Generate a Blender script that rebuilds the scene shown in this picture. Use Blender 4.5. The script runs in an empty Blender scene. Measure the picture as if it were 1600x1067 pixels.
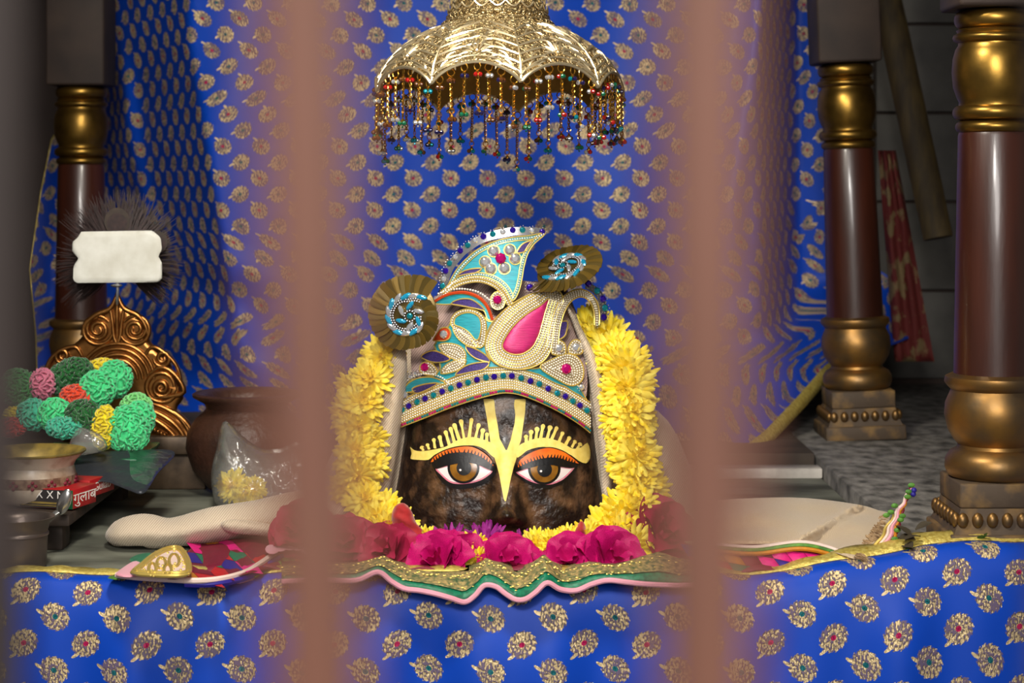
import bpy, bmesh, math, random
from mathutils import Vector, Matrix, Euler, noise
from mathutils.geometry import delaunay_2d_cdt

scene = bpy.context.scene
COL = scene.collection
PI = math.pi
R = random.Random(11)

# ------------------------------------------------------------------ camera, world, lights, exposure
F = 3000.0      # focal length in pixels of the 1600 px wide frame
HC = 0.564      # camera height above the altar floor
HY = 290.0      # horizon row
cam_d = bpy.data.cameras.new('camera')
cam = bpy.data.objects.new('camera', cam_d)
COL.objects.link(cam)
cam.location = (0, -3.0, HC)
cam.rotation_euler = (PI / 2, 0, 0)
cam_d.sensor_width = 36.0
cam_d.lens = 36.0 * F / 1600.0
cam_d.shift_y = -(533.5 - HY) / 1600.0
cam_d.clip_start = 0.02
cam_d.dof.use_dof = True
cam_d.dof.focus_distance = 2.93
cam_d.dof.aperture_fstop = 6.4
scene.camera = cam

world = bpy.data.worlds.new('world')
scene.world = world
world.use_nodes = True
wb = world.node_tree.nodes['Background']
wb.inputs[0].default_value = (1.0, 0.93, 0.88, 1)
wb.inputs[1].default_value = 0.12


def area(name, loc, target, size, energy, col, spread=180):
    l = bpy.data.lights.new(name, 'AREA')
    l.shape = 'DISK'
    l.size = size
    l.energy = energy
    l.color = col
    l.spread = math.radians(spread)
    o = bpy.data.objects.new(name, l)
    COL.objects.link(o)
    o.location = loc
    o.rotation_euler = (Vector(target) - Vector(loc)).to_track_quat('-Z', 'Y').to_euler()
    return o


area('hall_lamp', (-0.25, -3.9, 1.75), (-0.02, 0.3, 0.34), 0.5, 5.5, (1.0, 0.955, 0.89), 42)
area('hall_fill', (0.2, -4.5, 1.35), (0, 0.0, 0.4), 1.1, 62, (1.0, 0.95, 0.90))  # unseen fill added behind the camera to light the grille bars, not a window
area('shrine_ceiling_lamp', (-0.30, -1.0, 1.65), (0, 0.25, 0.3), 0.30, 30, (1.0, 0.93, 0.80))

scene.view_settings.view_transform = 'Standard'
scene.view_settings.look = 'None'
scene.view_settings.gamma = 1.0
scene.view_settings.exposure = 0.0
scene.view_settings.use_curve_mapping = False


# ------------------------------------------------------------------ helpers
def W(px, py, d):
    """a point seen at pixel (px, py) that stands d metres in front of the camera"""
    return Vector(((px - 800.0) * d / F, d - 3.0, HC - (py - HY) * d / F))


def floor_d(py, z=0.0):
    return F * (HC - z) / (py - HY)


def srgb(r, g, b):
    def f(c):
        c /= 255.0
        return c / 12.92 if c <= 0.04045 else ((c + 0.055) / 1.055) ** 2.4
    return (f(r), f(g), f(b), 1)


MATS = {}


def mat(name, col, rough=0.6, metal=0.0, col2=None, scale=20.0, detail=4.0, bump=0.0, bscale=None,
        stretch=(1, 1, 1), sheen=0.0, coat=0.0, spec=0.5, trans=0.0, ramp=(0.35, 0.65), alpha=1.0, bdist=0.002):
    m = bpy.data.materials.new(name)
    m.use_nodes = True
    nt = m.node_tree
    b = nt.nodes['Principled BSDF']
    b.inputs['Base Color'].default_value = col
    b.inputs['Roughness'].default_value = rough
    b.inputs['Metallic'].default_value = metal
    b.inputs['Specular IOR Level'].default_value = spec
    b.inputs['Sheen Weight'].default_value = sheen
    b.inputs['Coat Weight'].default_value = coat
    b.inputs['Coat Roughness'].default_value = 0.12
    b.inputs['Transmission Weight'].default_value = trans
    b.inputs['Alpha'].default_value = alpha
    if col2 is not None or bump:
        tc = nt.nodes.new('ShaderNodeTexCoord')
        mp = nt.nodes.new('ShaderNodeMapping')
        mp.inputs['Scale'].default_value = stretch
        nt.links.new(tc.outputs['Object'], mp.inputs['Vector'])
        if col2 is not None:
            n = nt.nodes.new('ShaderNodeTexNoise')
            n.inputs['Scale'].default_value = scale
            n.inputs['Detail'].default_value = detail
            nt.links.new(mp.outputs[0], n.inputs['Vector'])
            r = nt.nodes.new('ShaderNodeValToRGB')
            r.color_ramp.elements[0].position = ramp[0]
            r.color_ramp.elements[1].position = ramp[1]
            r.color_ramp.elements[0].color = col
            r.color_ramp.elements[1].color = col2
            nt.links.new(n.outputs['Fac'], r.inputs['Fac'])
            nt.links.new(r.outputs['Color'], b.inputs['Base Color'])
        if bump:
            n2 = nt.nodes.new('ShaderNodeTexNoise')
            n2.inputs['Scale'].default_value = bscale or scale
            n2.inputs['Detail'].default_value = 5
            nt.links.new(mp.outputs[0], n2.inputs['Vector'])
            bp = nt.nodes.new('ShaderNodeBump')
            bp.inputs['Strength'].default_value = bump
            bp.inputs['Distance'].default_value = bdist
            nt.links.new(n2.outputs['Fac'], bp.inputs['Height'])
            nt.links.new(bp.outputs[0], b.inputs['Normal'])
    MATS[name] = m
    return m


class NB:
    """small builder for math node chains"""
    def __init__(self, m):
        self.nt = m.node_tree

    def M(self, op, a, b=None, c=None):
        n = self.nt.nodes.new('ShaderNodeMath')
        n.operation = op
        for i, v in enumerate((a, b, c)):
            if v is None:
                continue
            if isinstance(v, (int, float)):
                n.inputs[i].default_value = v
            else:
                self.nt.links.new(v, n.inputs[i])
        return n.outputs[0]

    def mix(self, f, a, b):
        n = self.nt.nodes.new('ShaderNodeMix')
        n.data_type = 'RGBA'
        if isinstance(f, (int, float)):
            n.inputs[0].default_value = f
        else:
            self.nt.links.new(f, n.inputs[0])
        for i, v in ((6, a), (7, b)):
            if isinstance(v, tuple):
                n.inputs[i].default_value = v
            else:
                self.nt.links.new(v, n.inputs[i])
        return n.outputs[2]


def brocade(name, blue, gold):
    """blue silk with staggered woven gold flower motifs, UV in metres"""
    m = bpy.data.materials.new(name)
    m.use_nodes = True
    nt = m.node_tree
    b = nt.nodes['Principled BSDF']
    q = NB(m)
    M = q.M
    tc = nt.nodes.new('ShaderNodeTexCoord')
    sp = nt.nodes.new('ShaderNodeSeparateXYZ')
    nt.links.new(tc.outputs['UV'], sp.inputs[0])
    cw, ch = 0.088, 0.073
    nz = nt.nodes.new('ShaderNodeTexNoise')
    nz.inputs['Scale'].default_value = 520.0
    nz.inputs['Detail'].default_value = 2.0
    mp = nt.nodes.new('ShaderNodeMapping')
    mp.inputs['Scale'].default_value = (1, 0.45, 1)
    nt.links.new(tc.outputs['UV'], mp.inputs[0])
    nt.links.new(mp.outputs[0], nz.inputs['Vector'])
    vo = nt.nodes.new('ShaderNodeTexVoronoi')
    vo.inputs['Scale'].default_value = 300.0
    mv = nt.nodes.new('ShaderNodeMapping')
    mv.inputs['Rotation'].default_value = (0, 0, 0.7)
    mv.inputs['Scale'].default_value = (1.25, 0.62, 1)
    nt.links.new(tc.outputs['UV'], mv.inputs[0])
    nt.links.new(mv.outputs[0], vo.inputs['Vector'])
    nl = nt.nodes.new('ShaderNodeTexNoise')
    nl.inputs['Scale'].default_value = 26.0
    nt.links.new(tc.outputs['UV'], nl.inputs['Vector'])
    gold_m, dot_r, dot_g, ins_m = None, None, None, None
    for k in (0, 1):
        fu = M('SUBTRACT', M('FRACT', M('ADD', M('DIVIDE', sp.outputs[0], cw), 0.5 * k + 40)), 0.5)
        fv = M('SUBTRACT', M('FRACT', M('ADD', M('DIVIDE', sp.outputs[1], ch), 0.5 * k + 40)), 0.5)
        x = M('MULTIPLY', fu, cw)
        y = M('MULTIPLY', fv, ch)
        a = 0.5 if k == 0 else -0.62
        c, s = math.cos(a), math.sin(a)
        xr = M('ADD', M('MULTIPLY', x, c), M('MULTIPLY', y, s))
        yr = M('SUBTRACT', M('MULTIPLY', y, c), M('MULTIPLY', x, s))
        ax, ay = 0.0218, 0.0185
        xs = M('DIVIDE', xr, ax)
        ys = M('DIVIDE', yr, ay)
        r = M('SQRT', M('ADD', M('MULTIPLY', xs, xs), M('MULTIPLY', ys, ys)))
        ang = M('ARCTAN2', ys, xs)
        ring = M('MULTIPLY', r, 3.1)
        tw = M('MULTIPLY', M('FLOOR', ring), 1.9)
        pet = M('COSINE', M('ADD', M('MULTIPLY', ang, 13.0), tw))
        edge = M('ADD', M('MULTIPLY', pet, 0.06), 0.96)
        inside = M('LESS_THAN', r, edge)
        rr = M('FRACT', ring)
        gap = M('ADD', M('MULTIPLY', pet, 0.16), M('MULTIPLY', M('SINE', M('MULTIPLY', rr, PI)), 0.22))
        gap = M('ADD', gap, M('SUBTRACT', 0.62, M('MULTIPLY', vo.outputs['Distance'], 1.25)))
        gap = M('ADD', gap, M('MULTIPLY', M('SUBTRACT', nl.outputs['Fac'], 0.5), 1.1))
        ins_m = inside if ins_m is None else M('MAXIMUM', ins_m, inside)
        grain = M('SMOOTH_MIN', M('MULTIPLY', M('MAXIMUM', M('SUBTRACT', gap, -0.06), 0.0), 3.0), 1.0, 0.1)
        # stalk
        tx = M('DIVIDE', M('ADD', xr, 0.0215), 0.0060)
        ty = M('DIVIDE', M('ADD', yr, 0.008), 0.0022)
        tail = M('LESS_THAN', M('ADD', M('MULTIPLY', tx, tx), M('MULTIPLY', ty, ty)), 1.0)
        g = M('MAXIMUM', M('MULTIPLY', inside, grain), tail)
        gold_m = g if gold_m is None else M('MAXIMUM', gold_m, g)
        dot = M('LESS_THAN', r, 0.19)
        if k == 0:
            dot_r = dot
        else:
            dot_g = M('MULTIPLY', dot, 1.0)
    n2 = nt.nodes.new('ShaderNodeTexNoise')
    n2.inputs['Scale'].default_value = 9.0
    nt.links.new(tc.outputs['UV'], n2.inputs['Vector'])
    base = q.mix(n2.outputs['Fac'], blue, tuple(list(c * 1.35 for c in blue[:3]) + [1]))
    base = q.mix(M('MULTIPLY', ins_m, 0.8), base, srgb(116, 96, 90))
    colr = q.mix(gold_m, base, gold)
    colr = q.mix(dot_r, colr, srgb(190, 20, 90))
    # second lattice: alternate red and green centres
    colr = q.mix(dot_g, colr, srgb(20, 110, 120))
    nt.links.new(colr, b.inputs['Base Color'])
    nd = M('SUBTRACT', 1.0, M('MAXIMUM', dot_r, dot_g))
    met = M('MULTIPLY', gold_m, nd)
    nt.links.new(M('MULTIPLY', met, 0.5), b.inputs['Metallic'])
    nt.links.new(M('SUBTRACT', 0.52, M('MULTIPLY', met, 0.12)), b.inputs['Roughness'])
    b.inputs['Specular IOR Level'].default_value = 0.25
    bp = nt.nodes.new('ShaderNodeBump')
    bp.inputs['Strength'].default_value = 0.9
    bp.inputs['Distance'].default_value = 0.0022
    h = M('ADD', M('MULTIPLY', nz.outputs['Fac'], gold_m), M('MULTIPLY', gold_m, 0.4))
    nt.links.new(h, bp.inputs['Height'])
    nt.links.new(bp.outputs[0], b.inputs['Normal'])
    MATS[name] = m
    return m


def twill(name, c1, c2, sc=340.0):
    m = bpy.data.materials.new(name)
    m.use_nodes = True
    nt = m.node_tree
    b = nt.nodes['Principled BSDF']
    tc = nt.nodes.new('ShaderNodeTexCoord')
    mp = nt.nodes.new('ShaderNodeMapping')
    mp.inputs['Rotation'].default_value = (0, math.radians(-38), 0)
    nt.links.new(tc.outputs['Object'], mp.inputs[0])
    w = nt.nodes.new('ShaderNodeTexWave')
    w.bands_direction = 'X'
    w.inputs['Scale'].default_value = sc * 0.30
    w.inputs['Distortion'].default_value = 0.8
    w.inputs['Detail'].default_value = 3
    w.inputs['Detail Scale'].default_value = 6
    nt.links.new(mp.outputs[0], w.inputs['Vector'])
    q = NB(m)
    nt.links.new(q.mix(w.outputs['Fac'], c1, c2), b.inputs['Base Color'])
    b.inputs['Roughness'].default_value = 0.85
    b.inputs['Specular IOR Level'].default_value = 0.2
    b.inputs['Sheen Weight'].default_value = 0.25
    bp = nt.nodes.new('ShaderNodeBump')
    bp.inputs['Strength'].default_value = 0.45
    bp.inputs['Distance'].default_value = 0.001
    nt.links.new(w.outputs['Fac'], bp.inputs['Height'])
    nt.links.new(bp.outputs[0], b.inputs['Normal'])
    MATS[name] = m
    return m


def plastic(name, tint, opaque, rough=0.12):
    """thin clear film: mostly see-through with a glossy face"""
    m = bpy.data.materials.new(name)
    m.use_nodes = True
    nt = m.node_tree
    nt.nodes.remove(nt.nodes['Principled BSDF'])
    out = nt.nodes['Material Output']
    tr = nt.nodes.new('ShaderNodeBsdfTransparent')
    tr.inputs[0].default_value = tint
    df = nt.nodes.new('ShaderNodeBsdfDiffuse')
    df.inputs[0].default_value = (0.75, 0.75, 0.72, 1) if opaque < 0.4 else (0.04, 0.045, 0.055, 1)
    gl = nt.nodes.new('ShaderNodeBsdfGlossy')
    gl.inputs['Roughness'].default_value = rough
    gl.inputs['Color'].default_value = (0.9, 0.9, 0.9, 1)
    m1 = nt.nodes.new('ShaderNodeMixShader')
    m1.inputs[0].default_value = opaque
    nt.links.new(tr.outputs[0], m1.inputs[1])
    nt.links.new(df.outputs[0], m1.inputs[2])
    fr = nt.nodes.new('ShaderNodeFresnel')
    fr.inputs[0].default_value = 1.5
    tc = nt.nodes.new('ShaderNodeTexCoord')
    n2 = nt.nodes.new('ShaderNodeTexNoise')
    n2.inputs['Scale'].default_value = 34
    n2.inputs['Detail'].default_value = 3
    nt.links.new(tc.outputs['Object'], n2.inputs['Vector'])
    bp = nt.nodes.new('ShaderNodeBump')
    bp.inputs['Strength'].default_value = 0.7
    bp.inputs['Distance'].default_value = 0.006
    nt.links.new(n2.outputs['Fac'], bp.inputs['Height'])
    nt.links.new(bp.outputs[0], fr.inputs['Normal'])
    nt.links.new(bp.outputs[0], gl.inputs['Normal'])
    m2 = nt.nodes.new('ShaderNodeMixShader')
    nt.links.new(fr.outputs[0], m2.inputs[0])
    nt.links.new(m1.outputs[0], m2.inputs[1])
    nt.links.new(gl.outputs[0], m2.inputs[2])
    nt.links.new(m2.outputs[0], out.inputs[0])
    MATS[name] = m
    return m


ICO_V = []
t_ = (1 + 5 ** 0.5) / 2
for a_, b_ in ((-1, t_), (1, t_), (-1, -t_), (1, -t_)):
    ICO_V.append(Vector((a_, b_, 0)))
for a_, b_ in ((-1, t_), (1, t_), (-1, -t_), (1, -t_)):
    ICO_V.append(Vector((0, a_, b_)))
for a_, b_ in ((t_, -1), (t_, 1), (-t_, -1), (-t_, 1)):
    ICO_V.append(Vector((a_, 0, b_)))
ICO_V = [v.normalized() for v in ICO_V]
ICO_F = [(0, 11, 5), (0, 5, 1), (0, 1, 7), (0, 7, 10), (0, 10, 11), (1, 5, 9), (5, 11, 4), (11, 10, 2), (10, 7, 6), (7, 1, 8),
         (3, 9, 4), (3, 4, 2), (3, 2, 6), (3, 6, 8), (3, 8, 9), (4, 9, 5), (2, 4, 11), (6, 2, 10), (8, 6, 7), (9, 8, 1)]


class MB:
    def __init__(self):
        self.v, self.f, self.mi, self.uv = [], [], [], {}

    def add(self, vs, fs, mi=0):
        o = len(self.v)
        self.v.extend(Vector(p) for p in vs)
        for f in fs:
            self.f.append(tuple(i + o for i in f))
            self.mi.append(mi)
        return o

    def box(self, c, s, rz=0.0, mi=0, bev=0.0, rot=None):
        """box with chamfered edges"""
        hx, hy, hz = s[0] / 2, s[1] / 2, s[2] / 2
        M_ = rot if rot is not None else Matrix.Rotation(rz, 3, 'Z')
        b = min(bev, hx * .9, hy * .9, hz * .9)
        if b <= 0:
            vs = [Vector((x * hx, y * hy, z * hz)) for x in (-1, 1) for y in (-1, 1) for z in (-1, 1)]
            fs = [(0, 1, 3, 2), (4, 6, 7, 5), (0, 4, 5, 1), (2, 3, 7, 6), (0, 2, 6, 4), (1, 5, 7, 3)]
        else:
            bm = bmesh.new()
            bmesh.ops.create_cube(bm, size=1)
            for v in bm.verts:
                v.co = Vector((v.co.x * 2 * hx, v.co.y * 2 * hy, v.co.z * 2 * hz))
            bmesh.ops.bevel(bm, geom=bm.edges[:], offset=b, segments=2, affect='EDGES', profile=0.5)
            bm.verts.index_update()
            vs = [v.co.copy() for v in bm.verts]
            fs = [tuple(v.index for v in f.verts) for f in bm.faces]
            bm.free()
        c = Vector(c)
        self.add([M_ @ v + c for v in vs], fs, mi)
        return self

    def tube(self, path, rad, n=6, closed=False, mi=0, flat=1.0, up=None):
        path = [Vector(p) for p in path]
        k = len(path)
        if not hasattr(rad, '__len__'):
            rad = [rad] * k
        vs, fs = [], []
        prev = None
        for i, p in enumerate(path):
            if closed:
                t = path[(i + 1) % k] - path[i - 1]
            else:
                t = path[min(i + 1, k - 1)] - path[max(i - 1, 0)]
            if t.length < 1e-9:
                t = Vector((0, 0, 1))
            t.normalize()
            if prev is None:
                ref = up or (Vector((0, 1, 0)) if abs(t.y) < .9 else Vector((1, 0, 0)))
                a = (ref - t * ref.dot(t)).normalized()
            else:
                a = prev - t * prev.dot(t)
                a = a.normalized() if a.length > 1e-6 else t.orthogonal().normalized()
            if up is not None:
                a = up - t * up.dot(t)
                a = a.normalized() if a.length > 1e-6 else t.orthogonal().normalized()
            prev = a
            b = t.cross(a)
            for j in range(n):
                g = 2 * PI * j / n
                vs.append(p + a * (math.cos(g) * rad[i] * flat) + b * (math.sin(g) * rad[i]))
        for i in range(k if closed else k - 1):
            i2 = (i + 1) % k
            for j in range(n):
                j2 = (j + 1) % n
                fs.append((i * n + j, i * n + j2, i2 * n + j2, i2 * n + j))
        if not closed:
            fs.append(tuple(range(n))[::-1])
            fs.append(tuple((k - 1) * n + j for j in range(n)))
        self.add(vs, fs, mi)
        return self

    def lathe(self, prof, c=(0, 0, 0), n=40, mi=0, cap=True, mis=None):
        c = Vector(c)
        vs = []
        k = len(prof)
        for r, z in prof:
            for j in range(n):
                g = 2 * PI * j / n
                vs.append(c + Vector((r * math.cos(g), r * math.sin(g), z)))
        o = self.add(vs, [], mi)
        for i in range(k - 1):
            for j in range(n):
                j2 = (j + 1) % n
                self.f.append((o + i * n + j, o + i * n + j2, o + (i + 1) * n + j2, o + (i + 1) * n + j))
                self.mi.append(mis[i] if mis else mi)
        if cap:
            self.f.append(tuple(o + j for j in range(n))[::-1])
            self.mi.append(mi)
            self.f.append(tuple(o + (k - 1) * n + j for j in range(n)))
            self.mi.append(mi)
        return self

    def ico(self, c, r, mi=0, s=(1, 1, 1)):
        c = Vector(c)
        self.add([c + Vector((v.x * r * s[0], v.y * r * s[1], v.z * r * s[2])) for v in ICO_V], ICO_F, mi)
        return self

    def ball(self, c, r, n=12, m=8, s=(1, 1, 1), mi=0):
        prof = [(max(1e-5, math.sin(PI * i / m)) * r, -math.cos(PI * i / m) * r) for i in range(m + 1)]
        o = len(self.v)
        self.lathe(prof, (0, 0, 0), n, mi, cap=False)
        c = Vector(c)
        for i in range(o, len(self.v)):
            v = self.v[i]
            self.v[i] = Vector((v.x * s[0], v.y * s[1], v.z * s[2])) + c
        return self

    def mesh(self, name, mats, smooth=True, origin=None, recalc=True, angle=40):
        o = Vector(origin) if origin is not None else Vector((0, 0, 0))
        me = bpy.data.meshes.new(name)
        me.from_pydata([v - o for v in self.v], [], self.f)
        for m in (mats if isinstance(mats, (list, tuple)) else [mats]):
            me.materials.append(MATS[m] if isinstance(m, str) else m)
        me.polygons.foreach_set('material_index', self.mi)
        if self.uv:
            ul = me.uv_layers.new(name='UVMap')
            for l in me.loops:
                ul.data[l.index].uv = self.uv.get(l.vertex_index, (0, 0))
        if recalc:
            bm = bmesh.new()
            bm.from_mesh(me)
            bmesh.ops.recalc_face_normals(bm, faces=bm.faces[:])
            bm.to_mesh(me)
            bm.free()
        if smooth:
            me.polygons.foreach_set('use_smooth', [True] * len(me.polygons))
            me.set_sharp_from_angle(angle=math.radians(angle))
        me.update()
        return me

    def build(self, name, mats, parent=None, smooth=True, recalc=True, angle=40, base=False):
        lo = [min(v[i] for v in self.v) for i in range(3)]
        hi = [max(v[i] for v in self.v) for i in range(3)]
        org = Vector([(a + b) / 2 for a, b in zip(lo, hi)])
        if base:
            org.z = lo[2]
        me = self.mesh(name, mats, smooth, org, recalc, angle)
        ob = bpy.data.objects.new(name, me)
        COL.objects.link(ob)
        if parent is not None:
            ob.parent = parent
            ob.location = org - WLOC[parent.name]
        else:
            ob.location = org
        WLOC[ob.name] = org
        return ob


WLOC = {}      # world location of every unrotated parent


def tag(o, label=None, cat=None, group=None, kind=None):
    if label:
        o['label'] = label
    if cat:
        o['category'] = cat
    if group:
        o['group'] = group
    if kind:
        o['kind'] = kind
    return o


def thing(name, loc, label, cat, group=None):
    o = bpy.data.objects.new(name, None)
    o.empty_display_size = 0.02
    COL.objects.link(o)
    o.location = loc
    WLOC[o.name] = Vector(loc)
    return tag(o, label, cat, group)


def inst(name, me, parent, M4):
    """object sharing mesh data, placed by a world matrix under an unrotated parent"""
    o = bpy.data.objects.new(name, me)
    COL.objects.link(o)
    if parent is not None:
        o.parent = parent
        M4 = Matrix.Translation(-WLOC[parent.name]) @ M4
    o.matrix_local = M4
    WLOC[o.name] = (Matrix.Translation(WLOC[parent.name]) @ M4).to_translation() if parent is not None else M4.to_translation()
    return o


def place(loc, rot=(0, 0, 0), s=1.0):
    if not hasattr(s, '__len__'):
        s = (s, s, s)
    return Matrix.Translation(loc) @ Euler(rot).to_matrix().to_4x4() @ Matrix.Diagonal((s[0], s[1], s[2], 1))


def cr(pts, n=6, closed=False):
    """Catmull-Rom through the points"""
    k = len(pts)
    dim = len(pts[0])
    out = []
    for i in range(k if closed else k - 1):
        if closed:
            p = [pts[(i + j) % k] for j in (-1, 0, 1, 2)]
        else:
            p = [pts[max(0, i - 1)], pts[i], pts[i + 1], pts[min(k - 1, i + 2)]]
        for s in range(n):
            t = s / n
            out.append(tuple(0.5 * (2 * p[1][c] + (p[2][c] - p[0][c]) * t + (2 * p[0][c] - 5 * p[1][c] + 4 * p[2][c] - p[3][c]) * t * t
                                    + (3 * p[1][c] - p[0][c] - 3 * p[2][c] + p[3][c]) * t ** 3) for c in range(dim)))
    if not closed:
        out.append(tuple(pts[-1]))
    return out


def resample(pts, step, closed=False):
    P = [Vector(p) for p in pts] + ([Vector(pts[0])] if closed else [])
    L = [0]
    for a, b in zip(P, P[1:]):
        L.append(L[-1] + (b - a).length)
    n = max(2, int(round(L[-1] / step)))
    out = []
    j = 0
    for i in range(n if closed else n + 1):
        s = L[-1] * i / n
        while j < len(L) - 2 and L[j + 1] < s:
            j += 1
        t = (s - L[j]) / max(1e-9, L[j + 1] - L[j])
        out.append(tuple(P[j].lerp(P[j + 1], t)))
    return out


def offset(pts, o, closed=True):
    k = len(pts)
    ar = sum(pts[i][0] * pts[(i + 1) % k][1] - pts[(i + 1) % k][0] * pts[i][1] for i in range(k)) if closed else 1
    sg = 1 if ar > 0 else -1
    out = []
    for i in range(k):
        a = pts[(i - 1) % k] if closed else pts[max(0, i - 1)]
        b = pts[(i + 1) % k] if closed else pts[min(k - 1, i + 1)]
        t = Vector((b[0] - a[0], b[1] - a[1]))
        if t.length > 0:
            t.normalize()
        out.append((pts[i][0] + t.y * o * sg, pts[i][1] - t.x * o * sg))
    return out


def inside(p, poly):
    x, y = p
    c = False
    k = len(poly)
    for i in range(k):
        x1, y1 = poly[i]
        x2, y2 = poly[i - 1]
        if (y1 > y) != (y2 > y) and x < (x2 - x1) * (y - y1) / (y2 - y1) + x1:
            c = not c
    return c


def edist(p, poly):
    best = 1e9
    k = len(poly)
    px, py = p
    for i in range(k):
        x1, y1 = poly[i]
        x2, y2 = poly[i - 1]
        dx, dy = x2 - x1, y2 - y1
        l2 = dx * dx + dy * dy
        t = 0 if l2 == 0 else max(0, min(1, ((px - x1) * dx + (py - y1) * dy) / l2))
        q = (px - x1 - dx * t) ** 2 + (py - y1 - dy * t) ** 2
        if q < best:
            best = q
    return best ** 0.5


def plaque(mb, outline, S, t0, t1, step=6.0, mi=0, dome=0.0, rad=None, back_dome=0.0, bump=None):
    """a solid sheet with the given pixel outline lying on the surface S(px,py)->depth, from t0 to t1 metres proud of it"""
    o = resample(outline, step, True)
    pts = [Vector(p) for p in o]
    k = len(pts)
    xs = [p[0] for p in o]
    ys = [p[1] for p in o]
    gx = min(xs) + step * .5
    while gx < max(xs):
        gy = min(ys) + step * .5
        while gy < max(ys):
            if inside((gx, gy), o) and edist((gx, gy), o) > step * .45:
                pts.append(Vector((gx + R.uniform(-.1, .1) * step, gy + R.uniform(-.1, .1) * step)))
            gy += step
        gx += step
    vs, es, fs, *_ = delaunay_2d_cdt(pts, [(i, (i + 1) % k) for i in range(k)], [], 1, 1e-4)
    fs = [tuple(f) for f in fs]
    front, backv = [], []
    for v in vs:
        p = (v.x, v.y)
        h = hb = 0.0
        if dome or back_dome:
            rr = rad or max(step, 1)
            e = min(1.0, edist(p, o) / rr)
            e = math.sqrt(max(0.0, 1 - (1 - e) ** 2))
            h, hb = dome * e, back_dome * e
        if bump:
            h += bump(v.x, v.y)
        d = S(v.x, v.y)
        front.append(W(v.x, v.y, d - t1 - h))
        backv.append(W(v.x, v.y, d - t0 + hb))
    n = len(front)
    cnt = {}
    for f in fs:
        for i in range(3):
            e = (f[i], f[(i + 1) % 3])
            cnt[e] = 1
    faces = list(fs) + [tuple(i + n for i in reversed(f)) for f in fs]
    for (a, b) in cnt:
        if (b, a) not in cnt:
            faces.append((a, a + n, b + n, b))
    mb.add(front + backv, faces, mi)
    return mb


def on(S, pts, t):
    return [W(p[0], p[1], S(p[0], p[1]) - t) for p in pts]


def sheet(mb, rows, mi=0, thick=0.0, uvs=None, nrm=None):
    """grid of points (rows of equal length) as a sheet; thick gives it a back"""
    nr, nc = len(rows), len(rows[0])
    vs = [p for r in rows for p in r]
    fs = []
    for i in range(nr - 1):
        for j in range(nc - 1):
            fs.append((i * nc + j, i * nc + j + 1, (i + 1) * nc + j + 1, (i + 1) * nc + j))
    o = mb.add(vs, fs, mi)
    if uvs:
        u = [p for r in uvs for p in r]
        for i, q in enumerate(u):
            mb.uv[o + i] = q
    if thick:
        t = Vector(nrm or (0, thick, 0))
        o2 = mb.add([p + t for p in vs], [tuple(reversed(f)) for f in fs], mi)
        if uvs:
            for i, q in enumerate(u):
                mb.uv[o2 + i] = q
        bd = [j for j in range(nc)] + [i * nc + nc - 1 for i in range(1, nr)] + [(nr - 1) * nc + j for j in range(nc - 2, -1, -1)] + [i * nc for i in range(nr - 2, 0, -1)]
        for i in range(len(bd)):
            a, b = bd[i], bd[(i + 1) % len(bd)]
            mb.f.append((o + a, o2 + a, o2 + b, o + b))
            mb.mi.append(mi)
    return mb


def lerp_curve(pts, x):
    if x <= pts[0][0]:
        return pts[0][1]
    for (a, b), (c, d) in zip(pts, pts[1:]):
        if x <= c:
            return b + (d - b) * (x - a) / (c - a)
    return pts[-1][1]


def ss(a, b, x):
    t = max(0.0, min(1.0, (x - a) / (b - a)))
    return t * t * (3 - 2 * t)


def struct(o):
    o['kind'] = 'structure'
    return o

# ------------------------------------------------------------------ materials
brocade('blue_brocade', (0.001, 0.046, 0.40, 1), srgb(228, 204, 156))
twill('beige_twill', srgb(178, 160, 138), srgb(214, 198, 176))
twill('beige_weave', srgb(190, 164, 130), srgb(224, 202, 170), 800)
mat('stone_floor', srgb(64, 66, 58), 0.55, col2=srgb(120, 122, 110), scale=9, detail=8, bump=0.5, bscale=40, stretch=(0.7, 1.3, 1), bdist=0.003)
mat('slab_stone', srgb(60, 58, 55), 0.75, col2=srgb(146, 142, 136), scale=22, detail=12, bump=0.35, bscale=120, stretch=(1.6, 1, 1), bdist=0.003, ramp=(.3, .7))
mat('dark_wall', srgb(46, 36, 32), 0.85, col2=srgb(62, 50, 44), scale=5)
mat('grey_tile', srgb(70, 68, 66), 0.7, col2=srgb(92, 90, 86), scale=7, bump=0.2)
mat('white_marble', srgb(206, 200, 192), 0.35, col2=srgb(160, 154, 148), scale=16)
mat('dark_stone', srgb(52, 44, 38), 0.8, col2=srgb(76, 64, 54), scale=12, bump=0.4)
mat('column_wood', srgb(46, 20, 12), 0.36, col2=srgb(64, 28, 16), scale=6, stretch=(3, 3, 0.5), coat=0.3, bump=0.1, bscale=70)
mat('post_wood', srgb(40, 30, 26), 0.7, col2=srgb(60, 46, 38), scale=8)
mat('aged_brass', srgb(150, 116, 52), 0.34, 0.95, col2=srgb(104, 80, 36), scale=16, bump=0.12, bscale=60)
mat('dusty_brass', srgb(152, 112, 56), 0.42, 0.85, col2=srgb(112, 92, 66), scale=18, bump=0.2, bscale=50)
mat('base_stone', srgb(78, 64, 50), 0.7, 0.1, col2=srgb(140, 108, 60), scale=22, bump=0.5, bscale=60, ramp=(0.45, 0.7))
mat('bar_paint', srgb(116, 74, 58), 0.6, col2=srgb(104, 65, 49), scale=14)
mat('jamb_wood', srgb(44, 31, 27), 0.7, col2=srgb(36, 26, 22), scale=10)
m_ = mat('canopy_gold', srgb(190, 170, 128), 0.36, 0.85, col2=srgb(166, 142, 98), scale=40)
nt_ = m_.node_tree
tc_ = nt_.nodes.new('ShaderNodeTexCoord')
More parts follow.
